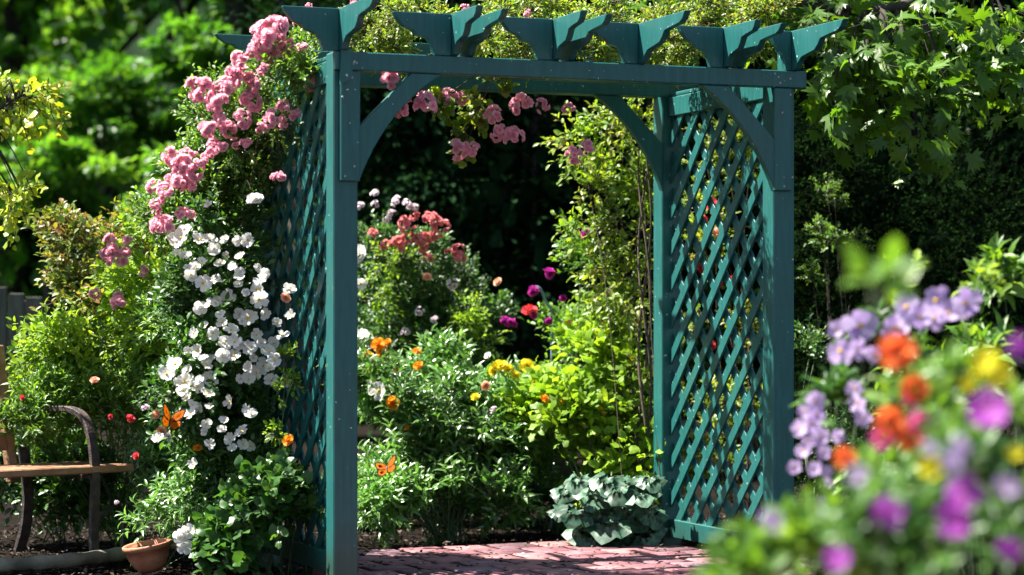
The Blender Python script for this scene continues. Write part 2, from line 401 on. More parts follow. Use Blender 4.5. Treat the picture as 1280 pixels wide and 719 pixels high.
def proto_flat(name, mat, n=5, r=.045, cup=.15, notch=.12, eye=.16, wave=.07):
    "open flower of n flat petals with a domed eye"
    g = Geo()
    for i in range(n):
        a = 2 * np.pi * i / n + rng.normal() * .08; rad = np.array([np.cos(a), np.sin(a), .0]); lift = rng.uniform(-.15, .45)
        petal(g, rad * math.cos(lift) + np.array([0, 0, math.sin(lift)]), np.array([0, 0, 1.]) - rad * math.sin(lift) + rng.normal(size=3) * .15, rad * r * .06, r * rng.uniform(.8, 1.1), r * rng.uniform(.72, .98) * (5 / n) ** .6, cup * rng.uniform(.2, 1.2), 3, notch=notch, wave=wave)
    gv = []
    for i in range(7):
        a = i * .9; gv.append((np.cos(a) * r * eye, np.sin(a) * r * eye, r * .05))
    gv.append((0, 0, r * .2)); g.raw(gv, [(i, (i + 1) % 7, 7) for i in range(7)], 1)
    return g.mesh(name, [PET[mat], M['eye']], True)
def proto_zinnia(name, mat, r=.04, layers=4):
    g = Geo()
    for l in range(layers):
        n = 14 - 2 * l
        for i in range(n):
            a = 2 * np.pi * (i + .5 * (l % 2)) / n; lift = .1 + .35 * l; rad = np.array([np.cos(a), np.sin(a), 0.])
            petal(g, rad * math.cos(lift) + np.array([0, 0, math.sin(lift)]), np.array([0, 0, 1.]) * math.cos(lift) - rad * math.sin(lift), rad * r * .12 + np.array([0, 0, .06 * r * l]), r * (1 - .2 * l), r * .42, .1, 2, wave=.04)
    return g.mesh(name, PET[mat], True)
def proto_spike(name, mat, h=.16, n=16, r=.018):
    g = Geo()
    for i in range(n):
        t = i / n; a = i * 2.4; rad = np.array([np.cos(a), np.sin(a), .1]); c = np.array([0, 0, h * t]) + rad * (.022 * (1 - .6 * t))
        x = unit(np.cross(rad, [0, 0, 1.])); y = np.cross(rad, x)
        for q in range(5):
            b = q * 1.2566; dd = x * math.cos(b) + y * math.sin(b)
            petal(g, dd + rad * .4, rad - dd * .3, c, r * (1 - .5 * t) * 1.2, r * 1.2 * (1 - .5 * t), .2, 2)
    return g.mesh(name, PET[mat], True)
VAR = {}
def protos(key, fn, n=3): VAR[key] = [fn() for _ in range(n)]
protos('pinkc', lambda: proto_cluster('pink_bloom', 'pink', 14, .021, .052), 5)
protos('coralc', lambda: proto_cluster('coral_bloom', 'coral', 11, .022), 3)
protos('palec', lambda: proto_cluster('pale_bloom', 'pale', 6), 3)
protos('whitec', lambda: proto_flat('white_bloom', 'white', 5, wave=.12), 6)
def proto_pair():
    g = Geo(); rose_head(g, (0, 0, .01), (0, 0, 1), .036, 3)
    return g.mesh('white_bloom', PET['white'], True)
VAR['whitec'] += [proto_pair() for _ in range(3)]
protos('whiter', lambda: proto_rose('white_rose_bloom', 'white', .045), 2)
protos('peachr', lambda: proto_rose('peach_bloom', 'peach', .04), 1)
protos('magr', lambda: proto_cluster('magenta_bloom', 'magenta', 4, .035, .025), 3)
protos('redr', lambda: proto_rose('red_bloom', 'red', .04), 2)
protos('orangez', lambda: proto_rose('orange_bloom', 'orange', .04, 4), 3)
protos('yellowz', lambda: proto_rose('yellow_bloom', 'yellow', .04, 4), 2)
protos('lilacf', lambda: proto_flat('lilac_bloom', 'lilac', 5, .045, .1, .05), 3)
protos('purplef', lambda: proto_flat('purple_bloom', 'purple', 5, .045, .1, .04, .08, .07), 3)
protos('yellowf', lambda: proto_flat('yellow_pansy_bloom', 'pansy', 5, .045, .1), 2)
protos('vermz', lambda: proto_zinnia('orange_poppy_bloom', 'vermilion'), 2)
protos('hotz', lambda: proto_zinnia('hot_pink_bloom', 'hotpink'), 2)
PROTO_R = {'pinkc': .078, 'coralc': .075, 'palec': .075, 'whitec': .045, 'whiter': .045, 'peachr': .042, 'magr': .055, 'redr': .042, 'orangez': .042, 'yellowz': .042, 'lilacf': .045, 'purplef': .045, 'yellowf': .045, 'vermz': .04, 'hotz': .04}

def bloom(root, kind, px, py, Y, rpx, face=None, name='bloom'):
    "one flower head on its plant, facing the light and the path, with its stalk inside the foliage"
    p = at(px, py, Y); o = bpy.data.objects.new(name, random.choice(VAR[kind])); link(o, root)
    o.location = p - root.location
    v = Vector(face) if face else Vector((random.uniform(-.9, .6), -1, random.uniform(-.1, 1.3)))
    q = v.to_track_quat('Z', 'Y'); q.rotate(Matrix.Identity(3)) if False else None
    o.rotation_mode = 'QUATERNION'; o.rotation_quaternion = q @ Matrix.Rotation(random.uniform(0, 6.28), 3, 'Z').to_quaternion()
    s = rpx * Y / F / PROTO_R[kind]; o.scale = (s, s, s * random.uniform(.85, 1.1)); return o


# ================================================================== the ground
M['soil'] = solid_mat('dark_mulch_soil', (.0025, .002, .0016), (.014, .010, .007), 30, .95, 1, bscale=90, spec=.05)
M['chip'] = leaf_mat('bark_chip', [(.008, .005, .004), (.018, .012, .009), (.035, .026, .018), (.12, .10, .08)], .0, .9, spec=.08)
M['bankm'] = solid_mat('dark_bank_cover', (.004, .010, .004), (.012, .03, .01), 1.5, .95, .6, spec=.05)
def sheet(name, xs, ys, hf, mat):
    bm = bmesh.new(); g = [[bm.verts.new((x, y, hf(x, y))) for x in xs] for y in ys]
    for j in range(len(ys) - 1):
        for i in range(len(xs) - 1): bm.faces.new((g[j][i], g[j][i + 1], g[j + 1][i + 1], g[j + 1][i]))
    o = bm_obj(name, bm, mat); return tag(o, kind='structure')
def hsoil(x, y):
    h = .02 * math.sin(x * 2.1 + y) * math.sin(y * 1.7 - x * .6) + .012 * math.sin(x * 7 + 1) * math.sin(y * 6)
    return h - .035
sheet('ground', [-120, -60, -30, -15, -8] + [-6 + .25 * i for i in range(49)] + [8, 15, 30, 60, 120], [-60, -20, -5] + [0 + .3 * i for i in range(60)] + [19, 22, 26, 32, 40], hsoil, M['soil'])
def hbank(x, y): return -.04 + max(0, (y - 30)) * .55 + .6 * math.sin(x * .4) * min(1, max(0, (y - 30) / 6))
sheet('sky_blocking_bank', [-120 + 4 * i for i in range(61)], [30 + 2 * i for i in range(30)], hbank, M['bankm'])  # slope added behind the trees to block the sky at the horizon

# brick paving: round landing under the arbor and the path that leads to it
TH = R(21.3); CU, SU = math.cos(TH), math.sin(TH); AX, AY = -.694, 9.53
def brick_mat():
    m, t = newmat('red_brick_paver')
    c = ramp(t, attr(t, 'rnd'), [(0, (.08, .035, .045)), (.25, (.17, .06, .075)), (.6, (.24, .085, .10)), (.85, (.30, .13, .13)), (1, (.18, .09, .12))])
    geo = N_(t, 'ShaderNodeNewGeometry'); no = N_(t, 'ShaderNodeTexNoise'); no.inputs['Scale'].default_value = 22; no.inputs['Detail'].default_value = 6; t.links.new(geo.outputs['Position'], no.inputs['Vector'])
    f = ramp(t, no.outputs[0], [(.35, (.55, .55, .55)), (.65, (1.1, 1.1, 1.1))])
    mu = N_(t, 'ShaderNodeMix', data_type='RGBA', blend_type='MULTIPLY'); mu.inputs[0].default_value = 1; t.links.new(c, mu.inputs[6]); t.links.new(f, mu.inputs[7])
    p = N_(t, 'ShaderNodeBsdfPrincipled'); t.links.new(mu.outputs[2], p.inputs['Base Color']); p.inputs['Roughness'].default_value = .75
    b = N_(t, 'ShaderNodeBump'); b.inputs['Strength'].default_value = .5; b.inputs['Distance'].default_value = .004; t.links.new(no.outputs[0], b.inputs['Height']); t.links.new(b.outputs[0], p.inputs['Normal'])
    o = N_(t, 'ShaderNodeOutputMaterial'); t.links.new(p.outputs[0], o.inputs[0]); return m
g = Geo(); bw, bd, gap = .225, .235, .034  # joints widened so their dark net also draws the lattice shadow
bx = np.array([(sx * .5, sy * .5, 0) for sx in (-1, 1) for sy in (-1, 1)])
for j in range(-36, 12):
    for i in range(-12, 14):
        u = (i + .5 * (j % 2)) * bw; v = j * bd
        a = TH * 1.0 + R(4); x = .25 + u * math.cos(a) - v * math.sin(a) * .6; y = 10.15 + u * math.sin(a) + v * math.cos(a)
        inside = (x - .22) ** 2 + (y - 10.14) ** 2 < 1.06 ** 2 or (y < 10.1 and abs(x - .22 - (10.1 - y) * .05) < 1.02)
        if not inside or y < 1.5: continue
        z = rng.normal() * .0008; tl = rng.normal(size=2) * .0006; w, d, h = bw - gap, bd - gap, .035
        w2, d2 = w - .008, d - .008; V = []
        for (ww, dd, zz) in ((w, d, -h), (w, d, -.004), (w2, d2, .003)):
            for sx, sy in ((-1, -1), (1, -1), (1, 1), (-1, 1)):
                lx, ly = sx * ww / 2 + rng.normal() * .0015, sy * dd / 2 + rng.normal() * .0015
                V.append((x + lx * math.cos(a) - ly * math.sin(a), y + lx * math.sin(a) + ly * math.cos(a), .012 + zz + z + tl[0] * sx + tl[1] * sy * .5))
        f = []
        for l in (0, 4):
            for k in range(4): p, q = l + k, l + (k + 1) % 4; f += [(p, q, q + 4), (p, q + 4, p + 4)]
        f += [(8, 9, 10), (8, 10, 11)]
        g.raw(V, f, 0, rng.random())
tag(g.build('brick_paving', brick_mat()), kind='structure')
bm = bmesh.new(); vs_ = [bm.verts.new((.22 + 1.02 * math.cos(a), 10.14 + 1.02 * math.sin(a), .009)) for a in [math.pi * i / 20 for i in range(21)]] + [bm.verts.new((-.4, 1.5, .009)), bm.verts.new((1.6, 1.5, .009))]
bm.faces.new(vs_); tag(bm_obj('joint_shadow_bed', bm, M['soil']), kind='structure')  # dark bed fills the joints and stands in for lattice shadow

g = Geo(); n = 45; a = rng.uniform(0, 6.28, n); q = np.sqrt(rng.random(n))
P = np.stack([.22 + q * np.cos(a) * 1.0, 9.95 + q * np.sin(a) * 1.15, np.full(n, .019)], 1)
g.add(RHOMB, P, rnd3(n) * [1, 1, .15], rnd3(n) * .25 + [0, 0, 1], rng.uniform(.012, .03, n), rng.uniform(.010, .022, n), mat=0)
n = 320; a = rng.uniform(0, 6.28, n); q = rng.random(n) ** .4
P = np.stack([.22 + q * np.cos(a) * 1.04, 10.05 + q * np.sin(a) * 1.08, np.full(n, .017)], 1)
g.add(RHOMB, P, rnd3(n) * [1, 1, .15], rnd3(n) * .25 + [0, 0, 1], rng.uniform(.008, .03, n), rng.uniform(.006, .014, n), mat=1)
tag(g.build('fallen_petals', [PET['pink'], M['chip']]), 'fallen pink petals and crumbs of leaf on the brick paving', 'leaf litter', kind='stuff')

# loose bark mulch over the beds beside the paving
g = Geo(); n = 16000
X = rng.uniform(-2.7, 1.9, n); Y = rng.uniform(9.2, 13.2, n)
k = ~(((X - .22) ** 2 + (Y - 10.14) ** 2 < 1.02 ** 2) | ((Y < 10.1) & (np.abs(X - .22) < .98))) | (rng.random(n) < .06)
X, Y = X[k], Y[k]; n = len(X)
P = np.stack([X, Y, np.array([hsoil(a, b) for a, b in zip(X, Y)]) + rng.uniform(.0, .02, n)], 1)
P[(((X - .22) ** 2 + (Y - 10.14) ** 2 < 1.06 ** 2) | ((Y < 10.1) & (np.abs(X - .22) < .98))), 2] = .022
d = rnd3(n); d[:, 2] *= .3; nn = rnd3(n) * .6 + [0, 0, 1]
g.add(RHOMB, P, d, nn, rng.uniform(.012, .05, n), rng.uniform(.006, .02, n))
tag(g.build('bark_mulch', M['chip']), 'loose dark bark mulch and dry leaf litter over the beds', 'mulch', kind='stuff')

# ================================================================== the arbor
arbor = empty('garden_arbor', (AX, AY, 0), TH)
tag(arbor, 'teal painted wooden garden arbor with scalloped rafters and lattice sides', 'arbor')
W_, L_ = 2.0, 1.145
def abox(name, u0, u1, v0, v1, z0, z1, bev=.004, parent=arbor):
    bm = bmesh.new(); box(bm, (u0, v0, z0), (u1 - u0, 0, 0), (0, v1 - v0, 0), (0, 0, z1 - z0)); return bm_obj(name, bm, M['teal'], parent, bev)
h = .052
for (u, v, top) in ((0, 0, 2.165), (W_, 0, 2.165), (0, L_, 2.2), (W_, L_, 2.2)):
    p = abox('post', u - h, u + h, v - h, v + h, -.08, top, .005)
    if v == 0:   # cheek board that carries the brace
        s = 1 if u == 0 else -1
        a, b = sorted((u - s * .028, u + s * (h + .004)))
        abox('cheek_board', a, b, -h - .022, -h + .004, 1.64, 2.088, .004, p)
        bm = bmesh.new()
        if u == 0: prism(bm, [(-.034, -.078, 2.03), (.012, -.078, 2.05), (.02, -.078, 2.10), (.012, -.078, 2.17), (-.03, -.078, 2.175)], (0, -.012, 0)); bm_obj('cap_plate', bm, M['teal'], p)
abox('front_beam', -.05, W_ + .1, -.075, -.03, 2.09, 2.165)
abox('front_beam', -.045, W_ + .05, .03, .07, 2.10, 2.168)
abox('back_beam', -.16, W_ + .12, L_ - .07, L_ - .03, 2.150, 2.245)
abox('back_beam', -.16, W_ + .12, L_ + .03, L_ + .07, 2.154, 2.240)
for u in (0, W_):
    abox('side_beam', u - .022, u + .022, .053, L_ - .055, 2.055, 2.148)
    abox('bottom_rail', u - .02, u + .02, h + .001, L_ - h - .001, .03, .118)
# curved braces
def brace(name, u0, s, v, zb):
    pts = []
    for i in range(13):
        t = i / 12; a = t * math.pi / 2       # shallow arc, lower edge
        au, az = .36 * (1 - math.cos(a)), .45 * (1 - math.sin(a)); k = .42
        pts.append((u0 + s * (h + k * au + (1 - k) * .36 * t), zb - k * az - (1 - k) * .45 * (1 - t)))
    up = [(u0 + s * (h + .225), zb), (u0 + s * h, zb - .225)]
    bm = bmesh.new(); prism(bm, [(p[0], v, p[1]) for p in pts + up], (0, .038, 0)); return bm_obj(name, bm, M['teal'], arbor, .003)
brace('brace', 0, 1, -.068, 2.0885); brace('brace', W_, -1, -.068, 2.0885)
brace('brace', 0, 1, L_ - .06, 2.1485); brace('brace', W_, -1, L_ - .06, 2.1485)
# lattice: two crossing layers of thin slats on each side
def lattice(u, sgn, sgn_=1):
    bm = bmesh.new(); v0, v1, z0, z1 = h - .004, L_ - h + .004, .10, 2.075
    for layer, s in ((0, -sgn_), (1, sgn_)):
        x = u + (-.013 if (layer == 0) == (sgn > 0) else .002)
        c = -2.2
        while c < 3.4:
            c += .175 + random.uniform(-.004, .004)   # line z = c + s*(v-v0)*1.25
            sl_ = 1.05 * s; cc = c
            va, vb = v0, v1; za, zb = cc + sl_ * 0, cc + sl_ * (v1 - v0)
            P0, P1 = [va, za], [vb, zb]
            def clip(P, Q):
                P = P[:]
                for lim, side in ((z0, -1), (z1, 1)):
                    if (P[1] - lim) * side > 0:
                        t = (lim - P[1]) / (Q[1] - P[1]); P = [P[0] + t * (Q[0] - P[0]), lim]
                return P
            if max(za, zb) < z0 or min(za, zb) > z1: continue
            A, B = clip(P0, P1), clip(P1, P0)
            if abs(A[0] - B[0]) < .03: continue
            d = Vector((0, B[0] - A[0], B[1] - A[1])); ln = d.length; d.normalize(); nn = Vector((0, -d.z, d.y)) * .0235
            j = random.uniform(-.001, .001)
            box(bm, Vector((x + j, A[0], A[1])) - nn, d * ln, nn * 2, (.0105, 0, 0))
    return bm_obj('lattice_panel', bm, M['teal'], arbor, .0015)
lattice(0, 1); lattice(W_, 1)
# rafters with scalloped tails over the front and the back beam, each with its shaped wing board
def ux(px, v=-.06):
    k = (px - 640) / F; x0, y0 = AX - v * SU, AY + v * CU
    return (y0 * k - x0) / (CU - k * SU)
TAIL = [(-.0, 0), (.02, .004), (.035, .03), (.055, .05), (.10, .06), (.135, .068), (.155, .088), (.17, .112), (.21, .120), (.27, .128), (.29, .142), (.30, .16)]
def rafter(u, vb, dirn, z0, H=.172, ln=1.0, th=.029, back=.14):
    pts = [(u, vb + dirn * a * ln * 1.12, z0 + b * H / .172) for a, b in TAIL] + [(u, vb + dirn * .345 * ln, z0 + H), (u, vb - dirn * back, z0 + H), (u, vb - dirn * back, z0)]
    bm = bmesh.new(); prism(bm, pts, (th, 0, 0)); return bm_obj('rafter', bm, M['teal'], arbor, .002)
WING = [(0, 1), (.012, .86), (.045, .66), (.085, .58), (.10, .47), (.145, .40), (.165, .26), (.18, 0)]
def wing(u, v, z0, H=.172, w=.25):
    s = w / .25
    pts = [(u - w + a * s, v, z0 + b * H) for a, b in WING] + [(u - .001, v, z0), (u - .001, v, z0 + H)]
    bm = bmesh.new(); prism(bm, pts, (0, .036, 0)); return bm_obj('wing_board', bm, M['teal'], arbor, .002)
for i, px in enumerate((423, 563, 690, 797, 903, 988)):
    u = ux(px); rafter(u, -.078, -1, 2.1665, ln=1.3 if i in (0, 3, 5) else .85)
    wing(u, -.072, 2.1665, w=(.235, .25, .235, .225, .21, .10)[i])
    if i in (1, 2, 4): rafter(u + .075, -.03, -1, 2.1665, H=.15, ln=1.25, back=.2)
for i, px in enumerate((330, 440, 560, 670, 770, 860)):
    u = ux(px, L_); rafter(u, L_ + .075, 1, 2.2465, H=.11); wing(u, L_ - .068, 2.2465, H=.11, w=.24)
for v in (.36, .72): abox('cross_batten', -.05, W_ + .05, v, v + .035, 2.170, 2.215)
for u in (.0, W_): abox('top_rail', u - .02, u + .02, .075, L_ - .075, 2.1495, 2.1685)

M['screw'] = solid_mat('weathered_screw', (.25, .28, .26), (.45, .48, .45), 50, .5, 0)
def screws(parent, pts, n=(0, -1, 0), r=.005):
    for p in pts:
        bm = bmesh.new(); bmesh.ops.create_cone(bm, cap_ends=True, segments=10, radius1=r, radius2=r * .7, depth=.003)
        o = bm_obj('screw', bm, M['screw'], parent); o.rotation_euler = (R(90), 0, 0); o.location = p
screws(arbor, [(u + a, -.0765, z) for u in (0, W_) for a, z in ((-.02, 1.98), (.03, 1.70), (-.01, 1.66), (.02, 2.06))] + [(W_ + .02, -.0765, 2.13), (-.02, -.0765, 2.125), (W_ - .03, -.0765, 2.11), (.04, -.0765, 2.12)])

# ================================================================== bench
M['benchwood'] = solid_mat('weathered_bench_wood', (.15, .065, .03), (.34, .18, .095), 9, .6, .5, (1, 1, 1), detail=8)
M['benchiron'] = solid_mat('rusty_dark_iron', (.018, .014, .014), (.07, .045, .04), 25, .55, .6)
bo = at(169, 590, 10.62); bo.z = 0
bench = empty('garden_bench', bo); tag(bench, 'weathered wooden slat bench with curved dark iron arm beside the white roses', 'bench')
A42 = R(42); wl = Vector((-math.cos(A42), -math.sin(A42), 0)); bk = Vector((-math.sin(A42), math.cos(A42), 0)); zz = Vector((0, 0, 1))
def bp(a, b, z): return wl * a + bk * b + zz * z
SEAT = .385
for i in range(5):
    bm = bmesh.new(); box(bm, bp(0, .005 + i * .095, SEAT + (0 if i else .002)), wl * 1.35, bk * .08, zz * (.03 if i else .036)); bm_obj('seat_slat', bm, M['benchwood'], bench, .006)
stile_b = .50
for a in (.30, 1.28):
    bm = bmesh.new(); q = [bp(a, stile_b, SEAT - .06), bp(a, stile_b + .05, SEAT - .06), bp(a, stile_b + .19, .96), bp(a, stile_b + .145, .96)]
    prism(bm, q, wl * .05); bm_obj('back_stile', bm, M['benchwood'], bench, .006)
for i in range(4):
    z0 = SEAT + .09 + i * .125; off = stile_b + .005 + (z0 - SEAT) * .24
    bm = bmesh.new(); box(bm, bp(.352, off, z0), wl * .926, bk * .02 + zz * .0, zz * .08 + bk * .02); bm_obj('back_slat', bm, M['benchwood'], bench, .004)
def strap(name, pts, w, t=.006, wdir=None):
    "flat iron bar along a smooth curve"
    P = [Vector(p) for p in curve3(pts, 8)]; bm = bmesh.new(); ring = []
    for i, p in enumerate(P):
        d = (P[min(i + 1, len(P) - 1)] - P[max(i - 1, 0)]).normalized(); s = (wdir or wl).normalized(); n = d.cross(s).normalized()
        ring.append([bm.verts.new(p + s * a * w / 2 + n * b * t) for a, b in ((-1, -1), (1, -1), (1, 1), (-1, 1))])
    for a, b in zip(ring, ring[1:]):
        for k in range(4): bm.faces.new((a[k], a[(k + 1) % 4], b[(k + 1) % 4], b[k]))
    bm.faces.new(ring[0][::-1]); bm.faces.new(ring[-1]); return bm_obj(name, bm, M['benchiron'], bench, .0015)
for a in (.20, 1.30):
    strap('arm', [bp(a + .08, stile_b + .06, .665), bp(a + .05, .40, .665), bp(a + .02, .22, .672), bp(a, .12, .64), bp(a, .05, .55), bp(a, .02, .42), bp(a, .02, .28), bp(a, .03, .12), bp(a, .02, .0)], .042, .012)
    strap('rear_leg', [bp(a + .05, stile_b + .06, SEAT + .1), bp(a + .05, stile_b + .02, SEAT - .1), bp(a + .05, stile_b + .04, .12), bp(a + .05, stile_b + .1, 0)], .05, .012)
    strap('seat_bearer', [bp(a + .02, .02, SEAT - .012), bp(a + .02, .25, SEAT - .016), bp(a + .03, stile_b, SEAT - .012)], .03, .008)
    path = [bp(a, .03, .145), bp(a - .06, .05, .20), bp(a - .13, .07, .225), bp(a - .19, .09, .18), bp(a - .2, .10, .06), bp(a - .2, .1, 0)]
    strap('foot_scroll', path, .028, .008, bk)

# wooden log edging under the bench
M['log'] = solid_mat('old_log_edging', (.08, .07, .05), (.26, .23, .17), 7, .85, .7, (1, 1, 1), detail=8)
g = Geo(); pts = [gnd(-60, 716), gnd(20, 712), gnd(90, 706), gnd(140, 700), gnd(176, 694)]
cp = curve3([p + Vector((0, 0, .02)) for p in pts], 8)
path_tube(g, cp, [.032 + .003 * math.sin(i * 1.3) for i in range(len(cp))], 10)
tag(g.build('log_edging', M['log'], smooth=True), 'weathered log edging lying on the soil under the bench', 'edging')

# terracotta bowl
M['terra'] = solid_mat('terracotta', (.36, .12, .06), (.50, .20, .11), 14, .75, .3)
pl = at(189, 712, 10.2); pl.z = -.02
pot = empty('plant_pot', pl); tag(pot, 'small terracotta bowl tilted in the soil beside the bench foot', 'flower pot')
def lathe(name, prof, mat, parent, tilt=(0, 0), n=40, smooth=True):
    bm = bmesh.new(); rings = []
    for r, z in prof: rings.append([bm.verts.new((r * math.cos(2 * math.pi * k / n), r * math.sin(2 * math.pi * k / n), z)) for k in range(n)])
    for a, b in zip(rings, rings[1:]):
        for k in range(n): bm.faces.new((a[k], a[(k + 1) % n], b[(k + 1) % n], b[k]))
    bm.faces.new(rings[0][::-1]); bm.faces.new(rings[-1])
    o = bm_obj(name, bm, mat, parent)
    for p in o.data.polygons: p.use_smooth = smooth
    o.rotation_euler = (tilt[0], tilt[1], 0); return o
lathe('bowl', [(.045, .0), (.07, .025), (.09, .065), (.096, .10), (.105, .102), (.108, .122), (.103, .125), (.095, .12), (.09, .10), (.01, .09)], M['terra'], pot, (R(4), R(-9)))
lathe('potting_soil', [(.001, .096), (.086, .098), (.084, .104), (.03, .112)], M['soil'], pot, (R(4), R(-9)))

# old board fence far left
M['fence'] = solid_mat('grey_green_fence_board', (.06, .062, .042), (.11, .115, .075), 5, .85, .4, (6, 6, .8))
fx0 = at(52, 372, 15.2); fence = empty('board_fence', (fx0.x, fx0.y, 0)); tag(fence, 'grey weathered board fence in the shade behind the bench', 'fence')
bm = bmesh.new()
for i in range(34):
    x = -i * .115; zt = fx0.z + .12 * (1 - math.exp(-i * .35)) + random.uniform(-.01, .01)
    box(bm, (x - .105, random.uniform(0, .006), -.05), (.105, 0, 0), (0, .02, 0), (0, 0, zt + .05))
bm_obj('board_panel', bm, M['fence'], fence, .003)
bm = bmesh.new(); box(bm, (-3.9, .028, .35), (3.9, 0, 0), (0, .04, 0), (0, 0, .08)); box(bm, (-3.9, .028, .85), (3.9, 0, 0), (0, .04, 0), (0, 0, .08)); bm_obj('rail', bm, M['fence'], fence)
for x in (-.1, -2.0, -3.8):
    bm = bmesh.new(); box(bm, (x - .04, .07, -.05), (.09, 0, 0), (0, .09, 0), (0, 0, fx0.z + .03)); bm_obj('post', bm, M['fence'], fence, .004)

# shepherd hook
M['hook'] = solid_mat('grey_blue_metal', (.10, .16, .20), (.2, .28, .33), 20, .35, .1)
hb = at(690, 400, 12.4); hk = hb.copy(); hb.z = 0
g = Geo(); pp = [(0, 0, -.03), (0, 0, .5), (0, 0, at(0, 402, 12.4).z), (-.003, 0, at(0, 388, 12.4).z), (-.03, 0, at(0, 378, 12.4).z), (-.06, 0, at(0, 362, 12.4).z), (-.09, 0, at(0, 359, 12.4).z), (-.10, 0, at(0, 366, 12.4).z)]
path_tube(g, curve3(pp, 6), .008, 8)
o = g.build('shepherd_hook', M['hook'], smooth=True); o.location = hb; tag(o, 'thin grey metal garden hook rising among the magenta roses', 'plant hook')

# butterflies
M['wing'] = None
def wing_mat():
    m, t = newmat('butterfly_wing')
    c = ramp(t, attr(t, 'u'), [(0, (.46, .085, .002)), (.60, (.50, .13, .003)), (.68, (.02, .01, .008)), (1, (.015, .01, .01))])
    vn = ramp(t, attr(t, 'rnd'), [(.80, (1, 1, 1)), (.93, (.12, .05, .03))]); mv = N_(t, 'ShaderNodeMix', data_type='RGBA', blend_type='MULTIPLY'); mv.inputs[0].default_value = 1; t.links.new(c, mv.inputs[6]); t.links.new(vn, mv.inputs[7]); c = mv.outputs[2]
    p = N_(t, 'ShaderNodeBsdfPrincipled'); t.links.new(c, p.inputs['Base Color']); p.inputs['Roughness'].default_value = .8; p.inputs['Specular IOR Level'].default_value = .1
    tr = N_(t, 'ShaderNodeBsdfTranslucent'); t.links.new(c, tr.inputs[0]); mx = N_(t, 'ShaderNodeMixShader'); mx.inputs[0].default_value = .4
    t.links.new(p.outputs[0], mx.inputs[1]); t.links.new(tr.outputs[0], mx.inputs[2]); o = N_(t, 'ShaderNodeOutputMaterial'); t.links.new(mx.outputs[0], o.inputs[0]); return m
M['wing'] = wing_mat()
M['bugblack'] = solid_mat('butterfly_body', (.01, .008, .008), (.03, .025, .02), 60, .6, 0)
FORE = [(0, 0), (.04, .3), (.28, .7), (.68, .98), (1.0, 1.0), (1.08, .8), (.98, .45), (.85, .15), (.5, -.04), (.2, -.06)]
HIND = [(0, .06), (.4, .12), (.78, .1), (.92, -.1), (.9, -.4), (.72, -.65), (.45, -.75), (.2, -.62), (.05, -.3)]
def butterfly(loc, size, rot, open_, label):
    b = empty('butterfly', loc); tag(b, label, 'butterfly'); b.rotation_euler = rot
    for s in (-1, 1):
        for nm, out in (('forewing', FORE), ('hindwing', HIND)):
            g = Geo(); c = np.mean(np.array(out), 0); V = []; U = []
            for k, uu in ((.0, 0.), (.62, .5), (.80, .66), (1., 1.)):
                for x, y in out:
                    q = c + (np.array([x, y]) - c) * k; ang = open_ * s; X_ = q[0] * size
                    V.append((X_ * math.cos(open_) * s, q[1] * size, X_ * math.sin(open_) + (.001 if nm == 'forewing' else 0))); U.append(uu * (1 if x > .34 else .5 + .5 * max(0, x) / .34))
            n = len(out); f = []
            for l in range(3):
                for i in range(n):
                    a, b2 = l * n + i, l * n + (i + 1) % n; f += [(a, b2, b2 + n), (a, b2 + n, a + n)]
            g.raw(V, f, 0, np.array([.5] * len(out) + [float(i % 2) for i in range(len(out))] * 3), U); g.build(nm, M['wing'], b)
    g = Geo(); path_tube(g, [(0, -.45 * size, 0), (0, -.2 * size, .002), (0, .1 * size, .003), (0, .22 * size, .003), (0, .3 * size, .003)], [.02 * size, .05 * size, .07 * size, .06 * size, .04 * size], 8)
    for s in (-1, 1): path_tube(g, [(0, .3 * size, .003), (s * .1 * size, .5 * size, .01), (s * .16 * size, .62 * size, .012)], .006 * size, 4)
    g.build('body', M['bugblack'], b, True)

# ================================================================== trees and woods behind
def tree(name, label, base, trunk_h, tr, blobs, mat, T=RHOMB, size=.08, n=9000, aspect=.6, group=None, lean=(0, 0), inner=0., core=None, limbs=8, subr=.3, nsub=70, cat='tree', flat=1., light=None):
    root = empty(name, base); tag(root, label, cat, group); b0 = np.array(tuple(base))
    C, U, S = sample_blobs(blobs, nsub, .25)
    g = Geo(); per = n // nsub
    for i in range(nsub):
        r = np.minimum(S[i, 0], S[i, 2]) * subr * rng.uniform(.6, 1.3)
        u = rnd3(per); rr = rng.random(per)[:, None] ** .45
        P = C[i] + u * rr * r * np.array([1.25, 1.25, .75 * flat]) - b0
        d = u * .7 + U[i] * .3 + rng.normal(size=(per, 3)) * .4; d[:, 2] -= .25
        nn = np.array([0, 0, .9]) + u * .3 + rng.normal(size=(per, 3)) * .4
        s = size * rng.uniform(.6, 1.3, per)
        g.add(T, P, d, nn, s, s * aspect, np.clip(rng.random() * .6 + rng.random(per) * .4, 0, 1))
    if core:     # large inner leaves in darker tones, added to block light through the crown
        P, u, _ = sample_blobs([(b[0], b[1] * .85) for b in blobs], core, 0.)
        g.add(OVAL, P - b0, rnd3(core), rnd3(core), size * 3.2, size * 2.2, rng.random(core) * .4)
    g.build('crown', M[mat], root)
    if trunk_h:
        g = Geo(); top = np.array([lean[0], lean[1], trunk_h])
        pts = curve3([np.array([0, 0, -.2]), top * .35 + rng.normal(size=3) * .05, top * .7, top], 5)
        path_tube(g, pts, np.linspace(tr * 1.25, tr * .5, len(pts)), 10)
        for i in range(min(limbs, nsub)):
            s0 = pts[int(len(pts) * rng.uniform(.4, .98))]; e = C[i] - b0; md = (s0 + e) / 2 + [0, 0, .15]
            pp = curve3([s0, md, e], 4); path_tube(g, pp, np.linspace(tr * .35, tr * .06, len(pp)), 6)
        g.build('trunk', M['bark'], root, True)
    return root
